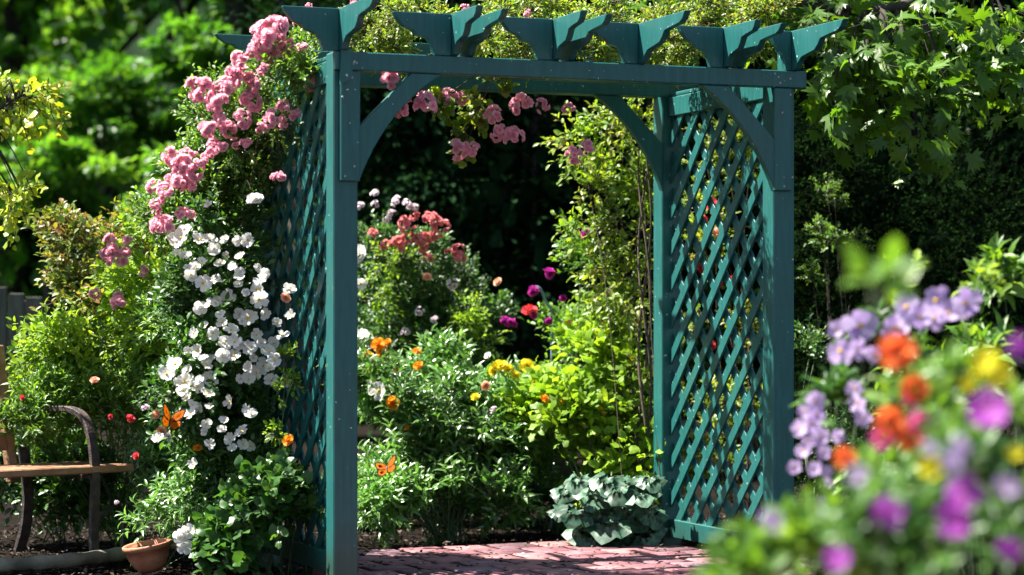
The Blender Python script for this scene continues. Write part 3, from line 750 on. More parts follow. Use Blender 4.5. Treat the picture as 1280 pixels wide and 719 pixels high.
def B(x, y, z, rx, ry, rz): return (np.array([x, y, z], float), np.array([rx, ry, rz], float))

# dense evergreens that stand dark behind the arch and to the right
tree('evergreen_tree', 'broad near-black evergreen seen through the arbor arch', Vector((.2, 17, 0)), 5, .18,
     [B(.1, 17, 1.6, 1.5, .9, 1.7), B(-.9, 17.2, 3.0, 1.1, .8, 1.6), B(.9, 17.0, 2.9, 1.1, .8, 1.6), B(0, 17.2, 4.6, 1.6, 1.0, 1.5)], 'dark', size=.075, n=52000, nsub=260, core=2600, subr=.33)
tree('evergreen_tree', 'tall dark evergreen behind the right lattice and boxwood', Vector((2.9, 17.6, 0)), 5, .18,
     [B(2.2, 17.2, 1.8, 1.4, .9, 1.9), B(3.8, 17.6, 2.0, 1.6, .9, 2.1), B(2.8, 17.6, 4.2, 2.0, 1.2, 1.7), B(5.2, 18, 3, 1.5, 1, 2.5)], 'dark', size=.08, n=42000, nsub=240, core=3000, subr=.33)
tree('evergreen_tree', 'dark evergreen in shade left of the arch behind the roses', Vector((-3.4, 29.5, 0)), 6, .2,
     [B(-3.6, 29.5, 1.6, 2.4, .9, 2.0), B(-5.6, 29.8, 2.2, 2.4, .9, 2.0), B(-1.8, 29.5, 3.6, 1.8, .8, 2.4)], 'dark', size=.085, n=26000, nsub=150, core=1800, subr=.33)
# big shade trees; unseen crowns over the frame added to block sun and sky
for i, (x, y, zc, rx, px, w, lab) in enumerate([
    (-6.2, 29, 6.4, 3.0, 0, .16, 'tall shade tree with slim dark trunk at the far left'),
    (-3.3, 28, 6.8, 2.6, 0, .20, 'tall shade tree whose dark trunk rises left of the arbor'),
    (-1.9, 21.5, 5.9, 2.4, 0, .20, 'broad shade tree with thick trunk above the arbor corner'),
    (1.2, 21, 6.0, 2.6, 0, .22, 'shade tree standing behind the arch above the dark evergreen'),
    (4.6, 20, 6.0, 2.8, 0, .22, 'shade tree with heavy crown above the right dark corner')]):
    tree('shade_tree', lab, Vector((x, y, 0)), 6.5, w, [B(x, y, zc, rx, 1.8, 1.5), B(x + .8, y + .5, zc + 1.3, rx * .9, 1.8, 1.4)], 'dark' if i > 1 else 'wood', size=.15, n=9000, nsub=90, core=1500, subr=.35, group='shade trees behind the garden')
# sunlit understory on the left, in drifts
for (px, py, rx, ry, Y, lab, mt) in [
    (130, 130, 150, 62, 26.0, 'sunlit bright green understory tree upper left behind the fence', 'wood'),
    (60, 235, 110, 55, 24.0, 'layered green understory tree low at the far left', 'wood'),
    (235, 235, 95, 60, 22.0, 'leafy understory tree directly behind the pink climbing rose', 'wood'),
    (250, 75, 95, 50, 25.5, 'bright green sapling crown beside the dark trunk', 'wood')]:
    c = at(px, py, Y); s = Y / F
    tree('understory_tree', lab, Vector((c.x, Y, 0)), c.z, .05, [B(c.x, Y, c.z, rx * s, .7, ry * s), B(c.x + rx * s * .3, Y + .3, c.z - ry * s * .6, rx * s * .7, .5, ry * s * .5)], mt, T=OVAL, size=.11, n=5000, nsub=60, subr=.38, flat=.4, group='understory trees on the left')
# far wood on the bank: one mass
g = Geo(); n = 46000
X = rng.uniform(-11, 11, n); Y = rng.uniform(27, 34, n); Z = rng.uniform(0, 9, n)
P = np.stack([X, Y, Z], 1); cl = np.sin(X * 1.3 + Z) + np.sin(Z * 1.9 - X * .7) + np.sin(X * 3.1 + Y)
P = P[cl > -.6]; n = len(P); d = rnd3(n)
g.add(OVAL, P, d, rnd3(n) + [0, 0, .8], rng.uniform(.18, .4, n), rng.uniform(.12, .25, n))
tag(g.build('far_woods', M['wood']), 'blurred woodland foliage far behind the garden', 'woodland', kind='stuff')

# boxwood hedge at the right
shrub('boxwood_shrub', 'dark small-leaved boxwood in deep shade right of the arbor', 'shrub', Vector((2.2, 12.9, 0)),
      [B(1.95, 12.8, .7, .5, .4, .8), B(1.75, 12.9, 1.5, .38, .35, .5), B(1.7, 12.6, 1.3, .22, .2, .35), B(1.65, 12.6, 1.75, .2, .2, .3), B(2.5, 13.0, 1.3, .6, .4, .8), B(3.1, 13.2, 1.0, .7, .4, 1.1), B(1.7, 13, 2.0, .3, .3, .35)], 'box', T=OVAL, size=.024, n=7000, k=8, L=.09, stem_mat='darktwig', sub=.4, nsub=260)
shrub('boxwood_lit_sprigs', 'sparse sprigs coloured lighter as the sunlit patches of the boxwood beside the right post', 'shrub', Vector((1.72, 12.3, 0)),
      [blob(1025, 250, 30, 40, 12.4, .15), blob(1050, 300, 35, 30, 12.4, .15), blob(1010, 330, 22, 40, 12.4, .12), blob(1020, 440, 22, 40, 12.3, .12), blob(1110, 285, 18, 20, 12.5, .1)], 'mid', T=OVAL, size=.02, n=230, k=8, L=.07, stem_mat='bark', stems=8, srad=.004)  # lighter leaf colour paints the sunlit patches of the boxwood
# maple whose branches reach in from the upper right
def leafy_branch(name, label, base, path, twigs, mat, T, size, n, k, L, aspect=.95, cat='tree', droop=.6, rad=.02, trunk=True):
    root = empty(name, base); tag(root, label, cat); b0 = np.array(tuple(base)); g, st = Geo(), Geo()
    pts = curve3([np.array(tuple(p)) - b0 for p in path], 8); path_tube(st, pts, np.linspace(rad, rad * .25, len(pts)), 8)
    C, U, S = sample_blobs(twigs, n, .1)
    tp = np.array(pts); 
    for i in rng.choice(n, min(n, 46), replace=False):
        e = C[i] - b0; j = np.argmin(np.linalg.norm(tp[len(tp) // 3:] - e, axis=1)) + len(tp) // 3
        pp = curve3([tp[j], (tp[j] + e) / 2 + [0, 0, .05], e], 4); path_tube(st, pp, np.linspace(rad * .25, .002, len(pp)), 5)
    D = U * .6 + rng.normal(size=(n, 3)) * .4; D[:, 2] -= .1
    sprigs(g, st, C - b0, D, L, k, size, T, aspect, 65, droop, .4, .0018, up=.8)
    g.build('crown', M[mat], root); st.build('trunk', M['bark'], root, True); return root
def bl(px, py, rx, ry, Y, rd): return blob(px, py, rx, ry, Y, rd)
leafy_branch('maple_tree', 'maple with backlit lobed leaves hanging over the right end of the arbor', Vector((5.6, 11.4, 0)),
    [(5.6, 11.4, -.1), (5.5, 11.5, 1.8), (4.9, 11.4, 3.0), tuple(at(1290, -60, 11.2)), tuple(at(1120, 10, 11.1)), tuple(at(960, 0, 11.2))],
    [bl(1110, 60, 95, 60, 11.0, .35), bl(1040, 30, 70, 40, 11.1, .3), bl(1160, 120, 45, 40, 10.9, .2), bl(1250, 60, 60, 50, 11.2, .3), bl(930, 8, 90, 22, 11.5, .3), bl(1080, 105, 50, 40, 10.8, .2), bl(1150, 10, 130, 40, 11.3, .5), bl(1000, -60, 250, 60, 11.8, .8)],
    'maple', MAPLES, .115, 330, 4, .24, droop=.5, rad=.07)
leafy_branch('maple_sapling', 'young tree with yellow-green sunlit leaves entering at the left edge', Vector((-3.0, 10.6, 0)),
    [(-3.0, 10.6, -.1), (-2.95, 10.65, 1.0), (-2.75, 10.7, 1.7), tuple(at(10, 130, 10.8)), tuple(at(60, 110, 10.8))],
    [bl(30, 125, 45, 34, 10.8, .12), bl(18, 250, 32, 28, 10.8, .1), bl(5, 130, 40, 30, 10.8, .1)], 'yellowleaf', HEART, .05, 80, 5, .1, .9, droop=.3, rad=.016)
# small leafy twigs seen out of focus in front of the dark corner are part of the foreground plants below

# ================================================================== the garden beds
# --- pink climbing rose over the left side and the roof
pinkroot = shrub('climbing_rose', 'pink climbing rose cascading over the left side and roof of the arbor', 'climbing rose', gnd(270, 700),
   [bl(360, 110, 45, 45, 10.1, .22), bl(300, 150, 50, 45, 10.3, .25), bl(308, 190, 28, 50, 10.45, .15), bl(250, 215, 40, 35, 10.4, .2), bl(290, 250, 60, 40, 10.4, .2), bl(298, 280, 22, 50, 10.7, .1), bl(375, 75, 32, 25, 10.0, .2), bl(385, 105, 14, 30, 9.85, .08), bl(215, 270, 35, 30, 10.45, .2)],
   'mid', T=OVAL, size=.030, n=2600, k=7, L=.12, stem_mat='cane', stems=5, srad=.006, sub=.4)
for s in [(340,43,26),(322,66,16),(300,98,19),(285,108,14),(255,110,17),(270,130,17),(315,128,17),(302,150,15),(262,160,14),(285,165,13),(337,150,14),(355,135,11),(370,146,10),(307,180,9),(265,185,15),(217,195,14),(227,207,16),(245,217,14),(225,227,14),(205,242,17),(197,255,11),(228,268,11),(203,285,17),(395,95,16),(350,222,9),(355,48,14),(328,50,12),(248,120,12),(290,90,11),(300,75,13),(335,70,13),(232,195,12),(275,150,12),(320,108,12),(278,185,10),(352,30,11),(374,24,9),(392,20,9),(345,62,12),(362,58,10),(330,88,10),(378,60,8),(215,225,10),(240,235,9),(250,205,9)]:
    bloom(pinkroot, 'pinkc', s[0] + random.uniform(-16, 16), s[1] + random.uniform(-14, 14), 9.92, s[2] * .85)
    bloom(pinkroot, 'pinkc', s[0], s[1], 9.85 + random.uniform(-.05, .1), s[2] * 1.28)
# --- vines on the roof
roof = shrub('roof_vine', 'tangled yellow-green vine with browned sprays lying on top of the arbor roof', 'vine', gnd(930, 700) + Vector((.3, 1.3, 0)),
   [bl(x, y, 48, 12, Yy, .25) for x, y, Yy in ((470, 40, 10.2), (510, 20, 10.1), (580, 28, 10.3), (600, 55, 10.3), (660, 12, 10.5), (650, 55, 10.4), (740, 20, 10.6), (740, 60, 10.5), (820, 30, 10.8), (840, 60, 10.8), (900, 30, 11.0), (940, 60, 10.9), (460, 62, 10.1), (780, 5, 10.6), (960, 20, 10.9), (870, 15, 10.9))],
   'vine', T=OVAL, size=.024, n=2600, k=8, L=.10, stem_mat='cane', stems=0, srad=.005, sub=.7, inner=.1, upd=.15)
for s in [(447,5,12),(409,24,10),(425,20,9),(388,24,9),(581,11,7),(659,18,7),(496,31,7),(489,99,16),(505,134,15),(534,130,15),(561,125,13),(577,123,9),(617,145,13),(624,166,12),(642,172,13),(575,188,13),(590,188,10),(653,134,14),(677,132,9),(711,137,8),(718,195,11),(733,184,9)]:
    bloom(roof, 'pinkc', s[0], s[1], 9.62 if s[1] > 90 and s[0] < 545 else 10.2, s[2] * (1.5 if s[1] > 90 else 1.2))
bloom(roof, 'whiter', 434, 18, 9.9, 10)
# hanging sprays under the beam
shrub('hanging_vine', 'leafy vine spray dangling with pink blooms below the arbor beam', 'vine', Vector((-.12, 10.25, 2.2)),
   [bl(600, 130, 20, 20, 10.3, .08), bl(620, 108, 14, 12, 10.3, .08), bl(498, 152, 7, 14, 9.75, .03), bl(560, 118, 20, 6, 10.2, .05), bl(665, 130, 20, 8, 10.3, .05), bl(585, 165, 6, 20, 10.25, .03)], 'vine', T=HEART, size=.042, n=80, k=5, L=.07, stem_mat='cane', stems=5, srad=.003, upd=-.4, aspect=.8)
# --- white rose on the left lattice
white = shrub('white_climbing_rose', 'white flowering climber massed against the left lattice', 'climbing rose', gnd(290, 706),
   [bl(290, 300, 38, 45, 10.25, .2), bl(265, 370, 46, 50, 10.25, .22), bl(300, 390, 24, 60, 10.5, .1), bl(270, 450, 50, 45, 10.2, .22), bl(235, 500, 45, 50, 10.2, .2), bl(288, 510, 36, 50, 10.35, .15),  bl(300, 580, 38, 45, 10.25, .18)],
   'deep', T=OVAL, size=.040, n=2300, k=6, L=.12, stems=0)
WH = [(317,250),(225,300,15),(233,290),(265,300),(265,311),(300,321),(311,300),(242,334),(254,329),(240,344),(256,354,15),(277,331),(300,344),(334,344),(329,354),(271,375),(283,371,14),(263,382),(323,375,16),(311,400,15),(277,392),(290,411),(279,428),(294,425),(294,442),(279,446),(313,438),(342,428),(352,417),(346,405),(363,396),(359,363),(309,459),(311,473),(329,457),(346,450),(338,476),(361,476),(250,436),(261,446),(219,455,15),(208,469,14),(233,463),(231,478,15),(263,471),(231,492,14),(258,494),(252,384),(265,417),(312,520),(285,505),(300,542),(285,550),(305,557),(315,560),(290,562),(337,547),(240,520),(260,532),(247,508),(195,545),(322,365),(250,300),(300,430),(318,418),(272,350),(335,440),(255,455),(244,484),(321,466),(302,390)]
WH += [(random.gauss(*c1), random.gauss(*c2), random.uniform(7, 10)) for c1, c2 in [((300, 14), (345, 30)), ((275, 18), (400, 32)), ((318, 14), (440, 26)), ((245, 14), (470, 20)), ((235, 14), (300, 22)), ((265, 22), (530, 22))] for _ in range(7)]
for s in WH: bloom(white, 'whiter' if s[:2] == (317, 250) else 'whitec', s[0] + random.uniform(-3, 3), s[1] + random.uniform(-3, 3), 9.9 + random.uniform(-.04, .14), (s[2] if len(s) > 2 else random.uniform(8.5, 14)) * .85)
# --- far-left rose bush with pink blooms and bronze tips
lr = shrub('rose_bush', 'rose bush with bronze-yellow young leaves and a few pink blooms far left', 'rose bush', gnd(120, 655),
   [bl(130, 330, 62, 45, 11.4, .3), bl(110, 380, 45, 36, 11.3, .3), bl(165, 300, 35, 30, 11.4, .2), bl(75, 300, 35, 25, 11.4, .2)], 'rosy', T=OVAL, size=.042, n=700, k=6, L=.14, stems=12, stem_mat='cane', srad=.006)
for s in [(145,310,15),(147,327,15),(160,300,9),(180,340,9),(150,377,13),(118,367,9),(138,300,9),(135,318,11),(155,318,11)]: bloom(lr, 'pinkc', s[0], s[1], 10.7, s[2] * 1.3)
shrub('tall_perennial', 'tall bright green perennial with oval leaves below the bronze rose', 'perennial', gnd(150, 660),
   [bl(200, 330, 50, 50, 11.0, .25), bl(185, 400, 60, 45, 11.1, .25), bl(98, 440, 48, 45, 10.95, .3), bl(150, 460, 60, 45, 11.3, .2), bl(70, 480, 40, 30, 11, .25), bl(210, 420, 40, 50, 10.8, .2)], 'lime', T=OVAL, size=.045, n=1100, k=7, L=.16, stems=26, srad=.005)
shrub('phlox', 'fine leafed light green phlox clump beside the bench arm', 'perennial', gnd(160, 680),
   [bl(150, 500, 60, 42, 11.15, .2), bl(60, 515, 60, 34, 10.9, .25), bl(190, 480, 45, 45, 10.9, .15), bl(205, 550, 36, 45, 11.0, .15), bl(215, 400, 30, 40, 10.6, .2)], 'mid', T=LANCE, size=.05, aspect=.28, n=1500, k=8, L=.16, stems=26, srad=.004, upd=.9)
lowl = shrub('catmint', 'low dark green leafy plant under the bench seat', 'perennial', gnd(70, 672),
   [bl(60, 565, 70, 40, 11.4, .2), bl(110, 600, 60, 34, 11.3, .2), bl(20, 600, 50, 36, 11.4, .2), bl(150, 620, 40, 30, 11.2, .15), bl(70, 625, 80, 18, 11.3, .15)], 'deep', T=OVAL, size=.05, n=1100, k=6, L=.12, stems=10)
fr = shrub('zinnia_clump', 'leafy annual clump with scattered red and blush blooms near the butterfly', 'flower clump', gnd(205, 700),
   [bl(222, 600, 32, 42, 10.7, .12), bl(245, 640, 34, 36, 10.4, .14), bl(192, 655, 20, 14, 10.25, .07), bl(212, 560, 26, 35, 10.8, .12), bl(272, 600, 38, 50, 10.3, .15)], 'sage', T=LANCE, size=.05, aspect=.34, n=1000, k=7, L=.13, stems=10, srad=.003)
for s, kd in (((163,523,6),'redr'),((170,570,5),'redr'),((208,497,4),'redr'),((138,521,3.5),'redr'),((118,475,6),'peachr'),((180,510,10),'palec'),((195,518,6),'peachr'),((225,670,11),'whitec'),((236,664,11),'whitec'),((231,683,12),'whitec'),((247,560,6),'orangez'),((28,497,4),'redr'),((146,628,5),'palec'),((208,547,9),'palec'),((202,540,7),'peachr')):
    bloom(fr, kd, s[0], s[1], 9.72 if s[1] > 655 else 10.05, s[2])
shrub('woodland_perennial', 'broad jagged-leaved plant at the foot of the left lattice', 'perennial', gnd(335, 716),
   [bl(330, 640, 45, 35, 9.85, .15), bl(298, 675, 40, 26, 9.9, .15), bl(355, 620, 25, 25, 9.7, .1)], 'deep', T=HEART, size=.065, aspect=.8, n=260, k=5, L=.13, stems=14, srad=.004)
yel = shrub('celosia', 'thin lime sprig threading the left lattice with a yellow bloom', 'flower', gnd(360, 712),
   [bl(352, 540, 10, 60, 9.9, .05), bl(360, 470, 8, 40, 9.95, .05)], 'lime', T=OVAL, size=.03, n=60, k=5, L=.06, stems=4)
bloom(yel, 'orangez', 360, 550, 9.75, 8); bloom(yel, 'peachr', 357, 372, 9.75, 7)

# --- through the arch
cor = shrub('coral_rose_bush', 'rounded rose bush crowned with coral pink blooms seen through the arch', 'rose bush', gnd(520, 640),
   [bl(500, 370, 60, 60, 12.9, .35), bl(560, 390, 55, 55, 13.0, .35), bl(520, 430, 75, 40, 12.9, .35), bl(520, 315, 45, 30, 12.9, .25), bl(470, 320, 30, 35, 12.8, .2), bl(600, 400, 28, 40, 12.9, .2)],
   'deep', T=OVAL, size=.034, n=2300, k=7, L=.12, stems=14, stem_mat='cane', srad=.007)
shrub('rose_sucker', 'sparse light green shoots arching from the coral rose bush', 'shrub', gnd(585, 640),
   [bl(585, 380, 30, 22, 12.6, .15), bl(600, 420, 22, 22, 12.6, .15), bl(480, 320, 30, 25, 12.5, .15), bl(460, 350, 18, 30, 12.4, .15), bl(550, 345, 35, 15, 12.5, .12)], 'lime', T=OVAL, size=.032, n=170, k=6, L=.12, stems=12)
for s in [(508,281,13),(522,290,12),(543,278,13),(555,285,11),(512,298,12),(527,299,12),(501,310,10),(483,307,10),(467,292,8),(537,298,11),(530,310,8),(574,312,10),(574,323,11),(562,318,8),(536,323,8),(495,300,9),(534,272,9),(548,296,9),(518,272,9)]: bloom(cor, 'coralc', s[0], s[1], 12.42, s[2] * 1.2)
for s in [(525,390,9),(546,400,9),(507,415,9),(566,355,11),(449,258,10),(469,242,9),(469,256,8),(490,267,9),(496,252,11),(508,256,11),(516,260,9),(484,275,8)]: bloom(cor, 'palec', s[0], s[1], 12.4, s[2])
bloom(cor, 'whitec', 451, 355, 12.0, 9); bloom(cor, 'peachr', 622, 352, 12.5, 6); bloom(cor, 'peachr', 534, 346, 12.4, 6); bloom(cor, 'whitec', 454, 419, 12.0, 10); bloom(cor, 'whiter', 447, 318, 12.2, 12)
sg = shrub('marigold_clump', 'grey-green leafy perennials with orange and yellow blooms filling the arch', 'flower clump', gnd(560, 672),
   [bl(500, 560, 62, 55, 11.7, .3), bl(570, 540, 62, 55, 11.8, .3), bl(630, 540, 55, 55, 11.9, .3), bl(470, 500, 35, 50, 11.9, .25), bl(560, 490, 70, 40, 12.1, .3), bl(640, 490, 50, 35, 12.2, .3), bl(520, 615, 80, 32, 11.6, .25), bl(610, 605, 70, 34, 11.7, .25), bl(670, 590, 40, 40, 12.0, .2), bl(480, 630, 40, 28, 11.4, .15)],
   'sage', T=LANCE, size=.062, aspect=.36, n=2400, k=7, L=.16, stems=60, srad=.004, upd=.8)
for s, kd in (((472,430,9),'orangez'),((521,439,6),'orangez'),((523,457,7),'orangez'),((495,461,6),'orangez'),((491,504,9),'orangez'),((460,444,7),'orangez'),((594,496,6),'yellowz'),((625,457,10),'yellowz'),((658,457,9),'yellowz'),((670,477,7),'yellowz'),((681,498,6),'orangez'),((705,500,7),'orangez'),((749,514,8),'orangez'),((474,488,14),'whitec'),((484,480,10),'whitec'),((466,480,9),'whitec'),((464,460,8),'yellowz'),((610,445,6),'whitec'),((616,463,7),'yellowz'),((636,462,7),'yellowz'),((617,512,7),'palec'),((478,440,8),'orangez'),((484,428,6),'orangez'),((645,470,6),'yellowz'),((607,482,6),'peachr'),((508,535,4),'orangez')):
    bloom(sg, kd, s[0], s[1], 11.5 if s[1] > 480 else 11.75, s[2])
shrub('shade_cover', 'dark low foliage in shade behind the flower clump', 'perennial', gnd(560, 640),
   [bl(480, 610, 60, 26, 12.6, .2), bl(580, 612, 70, 26, 12.7, .2), bl(680, 612, 70, 26, 12.6, .2), bl(640, 630, 50, 18, 12.2, .15)], 'deep', T=OVAL, size=.05, n=620, k=6, L=.12, stems=8)
hosta = shrub('broadleaf_perennial', 'lime green broad-leaved clump against the back right post', 'perennial', gnd(745, 680),
   [bl(740, 530, 60, 40, 11.7, .25), bl(790, 490, 26, 45, 11.6, .15), bl(700, 530, 40, 45, 11.8, .2), bl(775, 560, 45, 38, 11.55, .2), bl(720, 460, 45, 30, 12, .2), bl(720, 590, 50, 25, 11.7, .2)], 'lime', T=HEART, size=.075, aspect=.62, n=470, k=6, L=.18, stems=8, srad=.005)
mg = shrub('magenta_rose', 'loose rose with purple and magenta blooms on thin stems', 'rose bush', gnd(700, 660),
   [bl(735, 420, 45, 45, 12.4, .2), bl(690, 440, 40, 30, 12.4, .2), bl(720, 480, 60, 30, 12.3, .25), bl(655, 440, 30, 25, 12.5, .2), bl(740, 330, 22, 30, 12.3, .12), bl(700, 352, 22, 12, 12.5, .1)], 'mid', T=OVAL, size=.042, n=600, k=6, L=.14, stems=26, srad=.004)
for s, kd in (((735,292,10),'magr'),((686,343,10),'magr'),((666,365,9),'magr'),((662,388,10),'redr'),((668,393,7),'magr'),((637,402,8),'magr'),((631,400,6),'magr'),((684,402,7),'magr'),((704,372,6),'magr'),((644,403,7),'magr'),((710,403,5),'redr'),((735,408,5),'peachr')): bloom(mg, kd, s[0], s[1], 12.1, s[2])
vine = shrub('climbing_vine', 'yellow-green vine climbing the back right post of the arbor', 'vine', gnd(812, 680),
   [bl(790, 160, 38, 32, 11.75, .18), bl(770, 220, 42, 40, 11.75, .18), bl(790, 290, 32, 45, 11.75, .16), bl(775, 360, 42, 45, 11.75, .18), bl(790, 430, 32, 50, 11.7, .16), bl(740, 180, 30, 30, 11.8, .15), bl(735, 250, 25, 35, 11.8, .12), bl(812, 520, 10, 60, 11.6, .08), bl(745, 340, 25, 25, 11.85, .12)],
   'vine', T=OVAL, size=.042, n=420, k=6, L=.15, stems=3, stem_mat='cane', srad=.003, sub=.36, upd=.1, nsub=34)
g = Geo()
for k in range(3):
    pts = [np.array(tuple(at(806 + 8 * math.sin(i * .9 + k * 2), 690 - i * 48, 11.5 + .05 * math.cos(i + k * 2)))) - np.array(tuple(vine.location)) for i in range(12)]; pts[0][2] = -.03
    cp = curve3(pts, 4); path_tube(g, cp, np.linspace(.011, .004, len(cp)), 6)
g.build('cane', M['cane'], vine, True)
shrub('ivy', 'bright green shoots at the outer edge of the climbing vine', 'vine', gnd(790, 676),
   [bl(735, 170, 35, 40, 11.95, .12), bl(730, 240, 30, 45, 11.95, .12), bl(750, 330, 32, 35, 11.95, .12), bl(750, 420, 40, 40, 11.9, .15), bl(800, 200, 20, 60, 12, .1)], 'lime', T=OVAL, size=.045, n=260, k=6, L=.12, stems=3, stem_mat='cane', srad=.003)
# silvery crinkled cabbage-like plant
ld = empty('silver_leaf_plant', gnd(768, 688) + Vector((0, .12, 0))); tag(ld, 'silvery green crinkled broad-leaved rosette beside the brick landing', 'perennial')
b0 = np.array(tuple(ld.location)); g, st = Geo(), Geo(); n = 0
for (px, py, r) in [(720,640,22),(735,665,24),(745,620,22),(765,655,26),(790,640,26),(775,610,22),(805,665,22),(750,678,22),(780,680,20),(800,620,20),(760,600,20),(812,600,16),(706,615,14),(722,600,14),(790,600,16),(700,640,12),(772,635,22),(757,640,18),(812,640,18)]:
    c = np.array(tuple(at(px, py, 11.05 + random.uniform(-.06, .12)))) - b0; c[2] = max(c[2], .03)
    d = unit(np.array([[c[0] * 2 + rng.normal() * .3, -1.0, -.55 + rng.normal() * .25]]))
    tpl = list(SCALLOP); v = SCALLOP[0].copy(); 
    rings = []
    o_ = v[1:]; cc = v[0]; V = [cc]; 
    for kf in (.4, .75, 1.0):
        for q in o_: V.append(cc + (q - cc) * kf + np.array([0, 0, rng.normal() * .022 + .10 * (1 - kf)]))
    m_ = len(o_); f = [(0, i + 1, (i + 1) % m_ + 1) for i in range(m_)]
    for l in range(2):
        for i in range(m_): a, b = 1 + l * m_ + i, 1 + l * m_ + (i + 1) % m_; f += [(a, b, b + m_), (a, b + m_, a + m_)]
    V = np.array(V); ln = r * 2.4 * 11 / F
    g.add((V, np.array(f), V[:, 0]), np.array([c - d[0] * ln * .4]), d, np.array([[0, -.35, 1.]]) + rng.normal(size=(1, 3)) * .25, ln, ln * 1.0)
    path_tube(st, curve3([np.array([0, .05, -.03]), c * .5 + [0, 0, .06], c - d[0] * ln * .4], 4), .004, 5)
g.build('foliage', M['silver'], ld, True); st.build('stems', M['stem'], ld)

# --- behind the right lattice
rl = shrub('shrub_rose', 'yellow-green rose with red hips growing behind the right lattice', 'rose bush', gnd(900, 680) + Vector((.25, .9, 0)),
   [bl(900, 200, 50, 50, 12.3, .2), bl(890, 300, 50, 55, 12.3, .2), bl(900, 400, 55, 55, 12.3, .2), bl(900, 500, 55, 55, 12.3, .2), bl(900, 600, 55, 45, 12.3, .2)], 'vine', T=OVAL, size=.036, n=620, k=6, L=.12, stems=16, stem_mat='cane', srad=.004)
for s, kd in (((888,255,9),'redr'),((877,275,8),'redr'),((898,290,8),'peachr'),((875,335,9),'redr'),((898,355,6),'redr'),((888,432,7),'redr'),((915,350,6),'redr'),((866,395,6),'peachr')): bloom(rl, kd, s[0], s[1], 11.95, s[2])
shrub('low_cover', 'low pale-leaved cover plant at the base of the boxwood', 'perennial', gnd(1040, 700) + Vector((0, .6, 0)),
   [bl(1010, 470, 25, 60, 11.9, .15), bl(1010, 600, 30, 60, 11.7, .2), bl(1080, 560, 60, 60, 11.8, .25), bl(1060, 650, 70, 40, 11.5, .25)], 'deep', T=OVAL, size=.035, n=500, k=6, L=.12, stems=10)

# ================================================================== foreground, out of focus
def fgplant(name, label, px, Y, blobs, mat, T, size, n, L, **kw):
    b = at(px, 700, Y); b.z = 0
    return shrub(name, label, 'flowering plant', b, blobs, mat, T=T, size=size, n=n, k=5, L=L, **kw)
p = fgplant('lilac_phlox', 'pale lilac flowered plant standing nearest the right arbor post', 1060, 6.6,
   [bl(1050, 470, 30, 40, 6.7, .06), bl(1030, 560, 35, 50, 6.7, .06), bl(1120, 430, 50, 30, 6.8, .06), bl(1060, 520, 30, 60, 6.7, .06)], 'deep', OVAL, .05, 70, .08, stems=12)
for s in [(1133,384,14),(1170,376,14),(1207,379,15),(1150,396,13),(1167,398,13),(1185,392,10),(1120,410,14),(1075,407,17),(1050,439,13),(1071,437,10),(1046,412,9),(1092,443,8),(1068,485,10),(1072,504,10),(1078,524,10),(1019,501,12),(1021,518,11),(1000,536,11),(1015,530,11),(1004,564,10),(1026,546,11),(1018,586,9),(993,584,9),(1047,546,8),(1033,590,8),(1036,604,6),(1026,626,6),(1045,633,6),(1006,514,9),(1030,566,9),(1010,552,9),(1078,600,6)]:
    bloom(p, 'lilacf', s[0], s[1], 6.3 + random.uniform(-.1, .1), s[2] * (1.45 if s[1] < 445 else 1.2), (random.uniform(-.4, .3), -1, random.uniform(-.1, .5)))
p = fgplant('orange_poppy', 'vermilion and hot pink flowered plant in the blurred foreground', 1120, 4.9,
   [bl(1135, 590, 45, 40, 5.1, .08), bl(1165, 530, 35, 40, 5.1, .08), bl(1110, 650, 60, 40, 5.0, .08)], 'mid', OVAL, .05, 90, .09, stems=14)
for s, kd in (((1121,440,20),'vermz'),((1143,486,15),'vermz'),((1137,500,9),'hotz'),((1112,528,17),'vermz'),((1150,532,15),'hotz'),((1138,549,14),'vermz'),((1105,547,14),'hotz'),((1056,572,12),'vermz')): bloom(p, kd, s[0], s[1], 4.45, s[2] * 1.2, (random.uniform(-.3, .3), -1, .25))
p = fgplant('purple_petunia', 'deep purple petunia with lilac buds nearest the camera at right', 1200, 3.9,
   [bl(1200, 600, 70, 50, 4.1, .08), bl(1180, 680, 100, 40, 4.0, .1), bl(1260, 640, 40, 60, 4.0, .08), bl(1080, 690, 60, 28, 4.1, .08)], 'deep', OVAL, .042, 190, .08, stems=16)
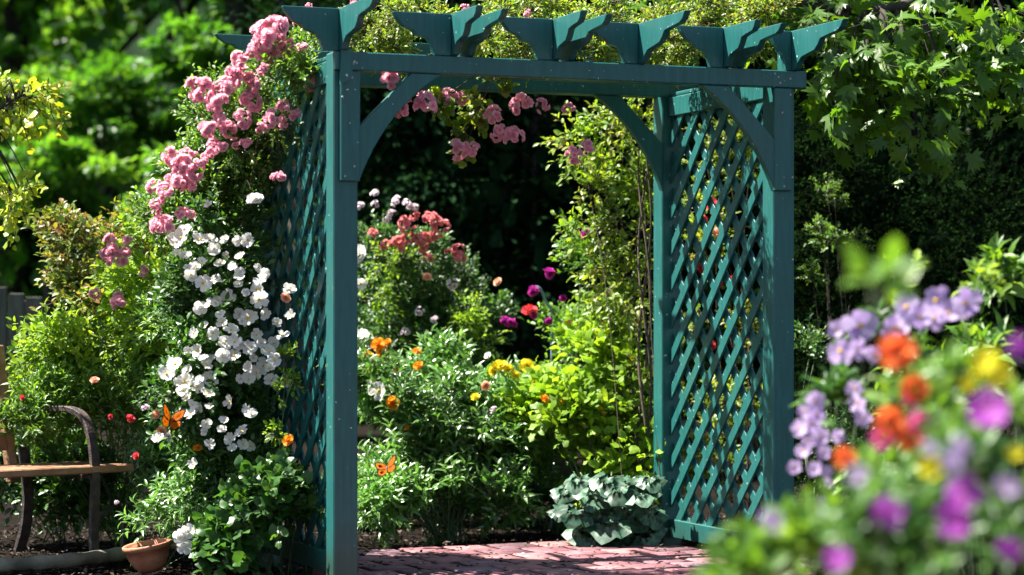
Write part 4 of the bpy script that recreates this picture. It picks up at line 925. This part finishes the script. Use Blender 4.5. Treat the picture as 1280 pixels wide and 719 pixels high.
for s, kd in (((1235,510,24),'purplef'),((1204,618,22),'purplef'),((1193,652,22),'purplef'),((1108,640,19),'purplef'),((1047,698,16),'purplef'),((1275,435,14),'purplef'),((1072,593,13),'lilacf'),((1188,580,15),'lilacf'),((1200,560,13),'lilacf'),((964,651,14),'lilacf'),((1258,608,15),'lilacf'),((1262,688,14),'purplef'),((1160,560,10),'lilacf')): bloom(p, kd, s[0], s[1], 3.55, s[2] * 1.2, (random.uniform(-.4, .2), -1, .3))
p = fgplant('yellow_pansy', 'bright yellow flowered plant among lime leaves at the right edge', 1245, 4.2,
   [bl(1225, 490, 40, 30, 4.5, .06), bl(1260, 540, 35, 40, 4.4, .06), bl(1230, 590, 45, 40, 4.4, .08)], 'mid', OVAL, .045, 90, .07, stems=12)
for s in [(1210,480,9),(1228,449,15),(1247,470,16),(1224,462,9),(1163,586,13),(1270,566,9)]: bloom(p, 'yellowf', s[0], s[1], 3.8, s[2] * 1.3, (0, -1, .3))
fgplant('leafy_foreground_plant', 'blurred green leafy plant hiding the foot of the right post', 950, 4.4,
   [bl(940, 712, 30, 18, 4.4, .06), bl(975, 712, 34, 22, 4.4, .06), bl(1015, 705, 40, 28, 4.4, .06), bl(1060, 690, 36, 36, 4.6, .06), bl(945, 728, 20, 12, 4.4, .05)], 'mid', OVAL, .055, 130, .08, stems=12)
fgplant('laurel_shrub', 'sharper pale-veined leafy shrub rising behind the blurred flowers at right', 1230, 8.2,
   [bl(1230, 400, 60, 35, 8.3, .15), bl(1260, 370, 40, 40, 8.3, .12), bl(1200, 470, 90, 50, 8.2, .2), bl(1180, 560, 110, 60, 8.1, .2)], 'mid', LANCE, .085, 220, .16, aspect=.42, stems=22)
fgplant('tall_weed', 'single blurred lime leaf sprig floating before the dark corner', 1085, 4.0,
   [bl(1092, 366, 12, 4, 3.8, .03)], 'mid', OVAL, .065, 3, .06, stems=3, srad=.0025)
fgplant('seedling_shoot', 'small fresh green sprig above the lilac flowers', 1130, 7.5,
   [bl(1125, 348, 22, 8, 7.5, .03), bl(1220, 350, 8, 18, 7.5, .03)], 'lime', OVAL, .05, 12, .06, stems=6, srad=.0025)

# the two butterflies
butterfly(at(212, 527, 9.7), .060, (R(62), R(18), R(20)), R(38), 'orange and black butterfly settled on the white flowers at left')
butterfly(at(484, 586, 10.9), .055, (R(48), R(-22), R(-14)), R(12), 'orange butterfly with open wings hovering inside the arch')
